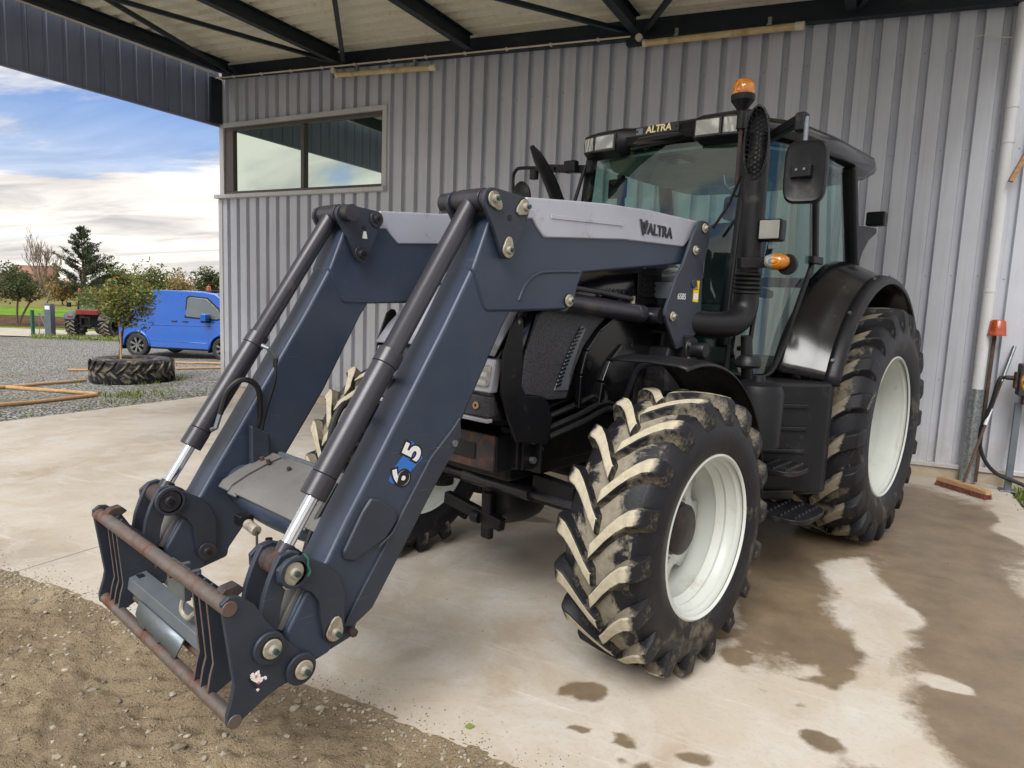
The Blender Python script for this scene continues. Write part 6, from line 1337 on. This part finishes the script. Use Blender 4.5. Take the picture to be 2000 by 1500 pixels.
g = MB(); g.box(-.5, -.44, -.20, .20, .42, .47); g.box(-.5, -.44, -.20, .20, .74, .79); g.box(-.5, -.44, -.20, -.14, .47, .74); g.box(-.5, -.44, .14, .20, .47, .74); rp(g, 'hitch_frame', 'chassis'); rp(MB().lathe([(0, .12), (.04, .1), (.05, 0)], 12, (-.2, .35, 1.72), 'Z'), 'beacon', 'orange_lens')

# ---- posts and fence
p = at(99, 657, 26); t = empty('utility_post', (p.x, p.y, -.42), va); tag(t, 'square grey utility post with a pale label beside the fence', 'post')
MB().prism([(-.13, 0), (.13, 0), (.13, 1.16), (.10, 1.22), (-.10, 1.22), (-.13, 1.16)], -.12, .12).build('column', M['grey_post'], t, .015); MB().box(-.09, .11, -.128, -.1205, 1.0, 1.14).build('label_plate', M['pvc'], t)
p = at(65, 659, 26); t = empty('fence_post', (p.x, p.y, -.42)); tag(t, 'dark green steel fence post with a diagonal brace and wire mesh', 'fence post')
MB().box(-.05, .05, -.05, .05, 0, .93).build('post', M['green_post'], t, .008); MB().box(-.06, .06, -.06, .06, .93, .95).build('post_cap', M['green_post'], t, .004)
q = VR*.25; MB().cyl((q.x, q.y, .88), (q.x, q.y, 0), .014, n=8).build('thin_post', M['alloy'], t); q2 = VR*.62; MB().cyl((q.x*1.1, q.y*1.1, .86), (q2.x, q2.y, 0), .022, n=8).build('brace', M['alloy'], t)
g = MB()
for i in range(9): a = VR*(.05+.55*i/8); g.bar((a.x, a.y, .02), (a.x, a.y, .85), .004, .004)
for i in range(8): a = VR*.05; b = VR*.6; g.bar((a.x, a.y, .05+.1*i), (b.x, b.y, .05+.1*i), .004, .004)
g.build('wire_mesh', M['alloy'], t, smooth=False, recalc=False)

# ---- timber poles on the gravel
def pole(x0, y0, x1, y1, label, r=.034):
    a = Vector((x0, y0, base(x0)-.025+r)); b = Vector((x1, y1, base(x1)-.025+r)); n = 7; pts = [a+(b-a)*i/n+Vector((0, 0, random.uniform(-.006, .012))) for i in range(n+1)]
    o = MB().tube(pts, [r*random.uniform(.88, 1.08) for _ in pts], 10).build('timber_pole', M['wood']); tag(o, label, 'pole', 'round timber poles lying on the gravel')
pole(-11.3, 3.6, -11.5, 6.96, 'nearest timber pole, along the slab edge at left'); pole(-15.2, 6.54, -11.6, 7.05, 'timber pole slanting back from the nearest pole tip'); pole(-13.9, 5.3, -13.8, 8.14, 'timber pole running behind the slanting one towards the tyre planter')
pole(-16.28, 9.2, -14.03, 11.55, 'thin timber pole passing behind the tyre planter to the shed corner', .03); pole(-16.4, 11.93, -14.6, 12.47, 'timber pole lying below the van side', .03)
# grass tufts and weeds
g = MB()
def tuft(x, y, n, h):
    for k in range(n):
        bx, by = x+random.gauss(0, .05), y+random.gauss(0, .05); a = random.random()*6.28; l = h*random.uniform(.5, 1.2); b = Vector((bx, by, base(bx)-.03)); tp_ = b+Vector((math.cos(a)*l*.5, math.sin(a)*l*.5, l)); s_ = Vector((-math.sin(a), math.cos(a), 0))*.006; mid = (b+tp_)*.5+Vector((0, 0, l*.15)); g.add([b-s_, b+s_, mid+s_*.8, mid-s_*.8, tp_], [(0, 1, 2, 3), (3, 2, 4)])
for k in range(24): a = random.uniform(0, 6.28); tuft(-13.25+.86*math.cos(a)+random.gauss(0, .06), 8.76+.86*math.sin(a)+random.gauss(0, .06), 10, .09)
for k in range(60): tuft(-10.2-abs(random.gauss(0, .3)), random.uniform(3.5, 8.6), 4, .05)
for k in range(26): tuft(-11.2+random.gauss(0, .2), 7.5+random.gauss(0, .35), 9, .10)
for k in range(20): tuft(-10.5+random.gauss(0, .2), 4.6+random.gauss(0, .3), 9, .07)
for k in range(40): tuft(1.36+abs(random.gauss(0, .1)), random.uniform(7.2, 8.1), 8, .07)
tag(g.build('grass_tufts', M['grass_blade'], smooth=False, recalc=False), 'short grass tufts sprouting from the gravel and slab edges', 'grass', kind='stuff')
g = MB()
for k in range(900):
    u = random.uniform(60, 235); d = random.uniform(24.5, 26.0); b = at(u, 655, d); a = random.random()*6.28; l = random.uniform(.06, .18); s_ = Vector((-math.sin(a), math.cos(a), 0))*.015; b.z = -.42; g.add([b-s_, b+s_, b+Vector((math.cos(a)*l*.4, math.sin(a)*l*.4, l))], [(0, 1, 2)])
tag(g.build('yard_grass', M['grass_blade'], smooth=False, recalc=False), 'thin grass strip under the fence and the red tractor', 'grass', kind='stuff')
o = MB().add([(-.02, 0, .004), (0, .012, .01), (.022, 0, .006), (0, -.012, .002)], [(0, 1, 2, 3)]).build('fallen_leaf', M['grass_blade'], loc=(-1.25, 2.16, .004), rot=(.3, .1, .7), recalc=False); tag(o, 'single green leaf fallen at the edge of the concrete', 'leaf')
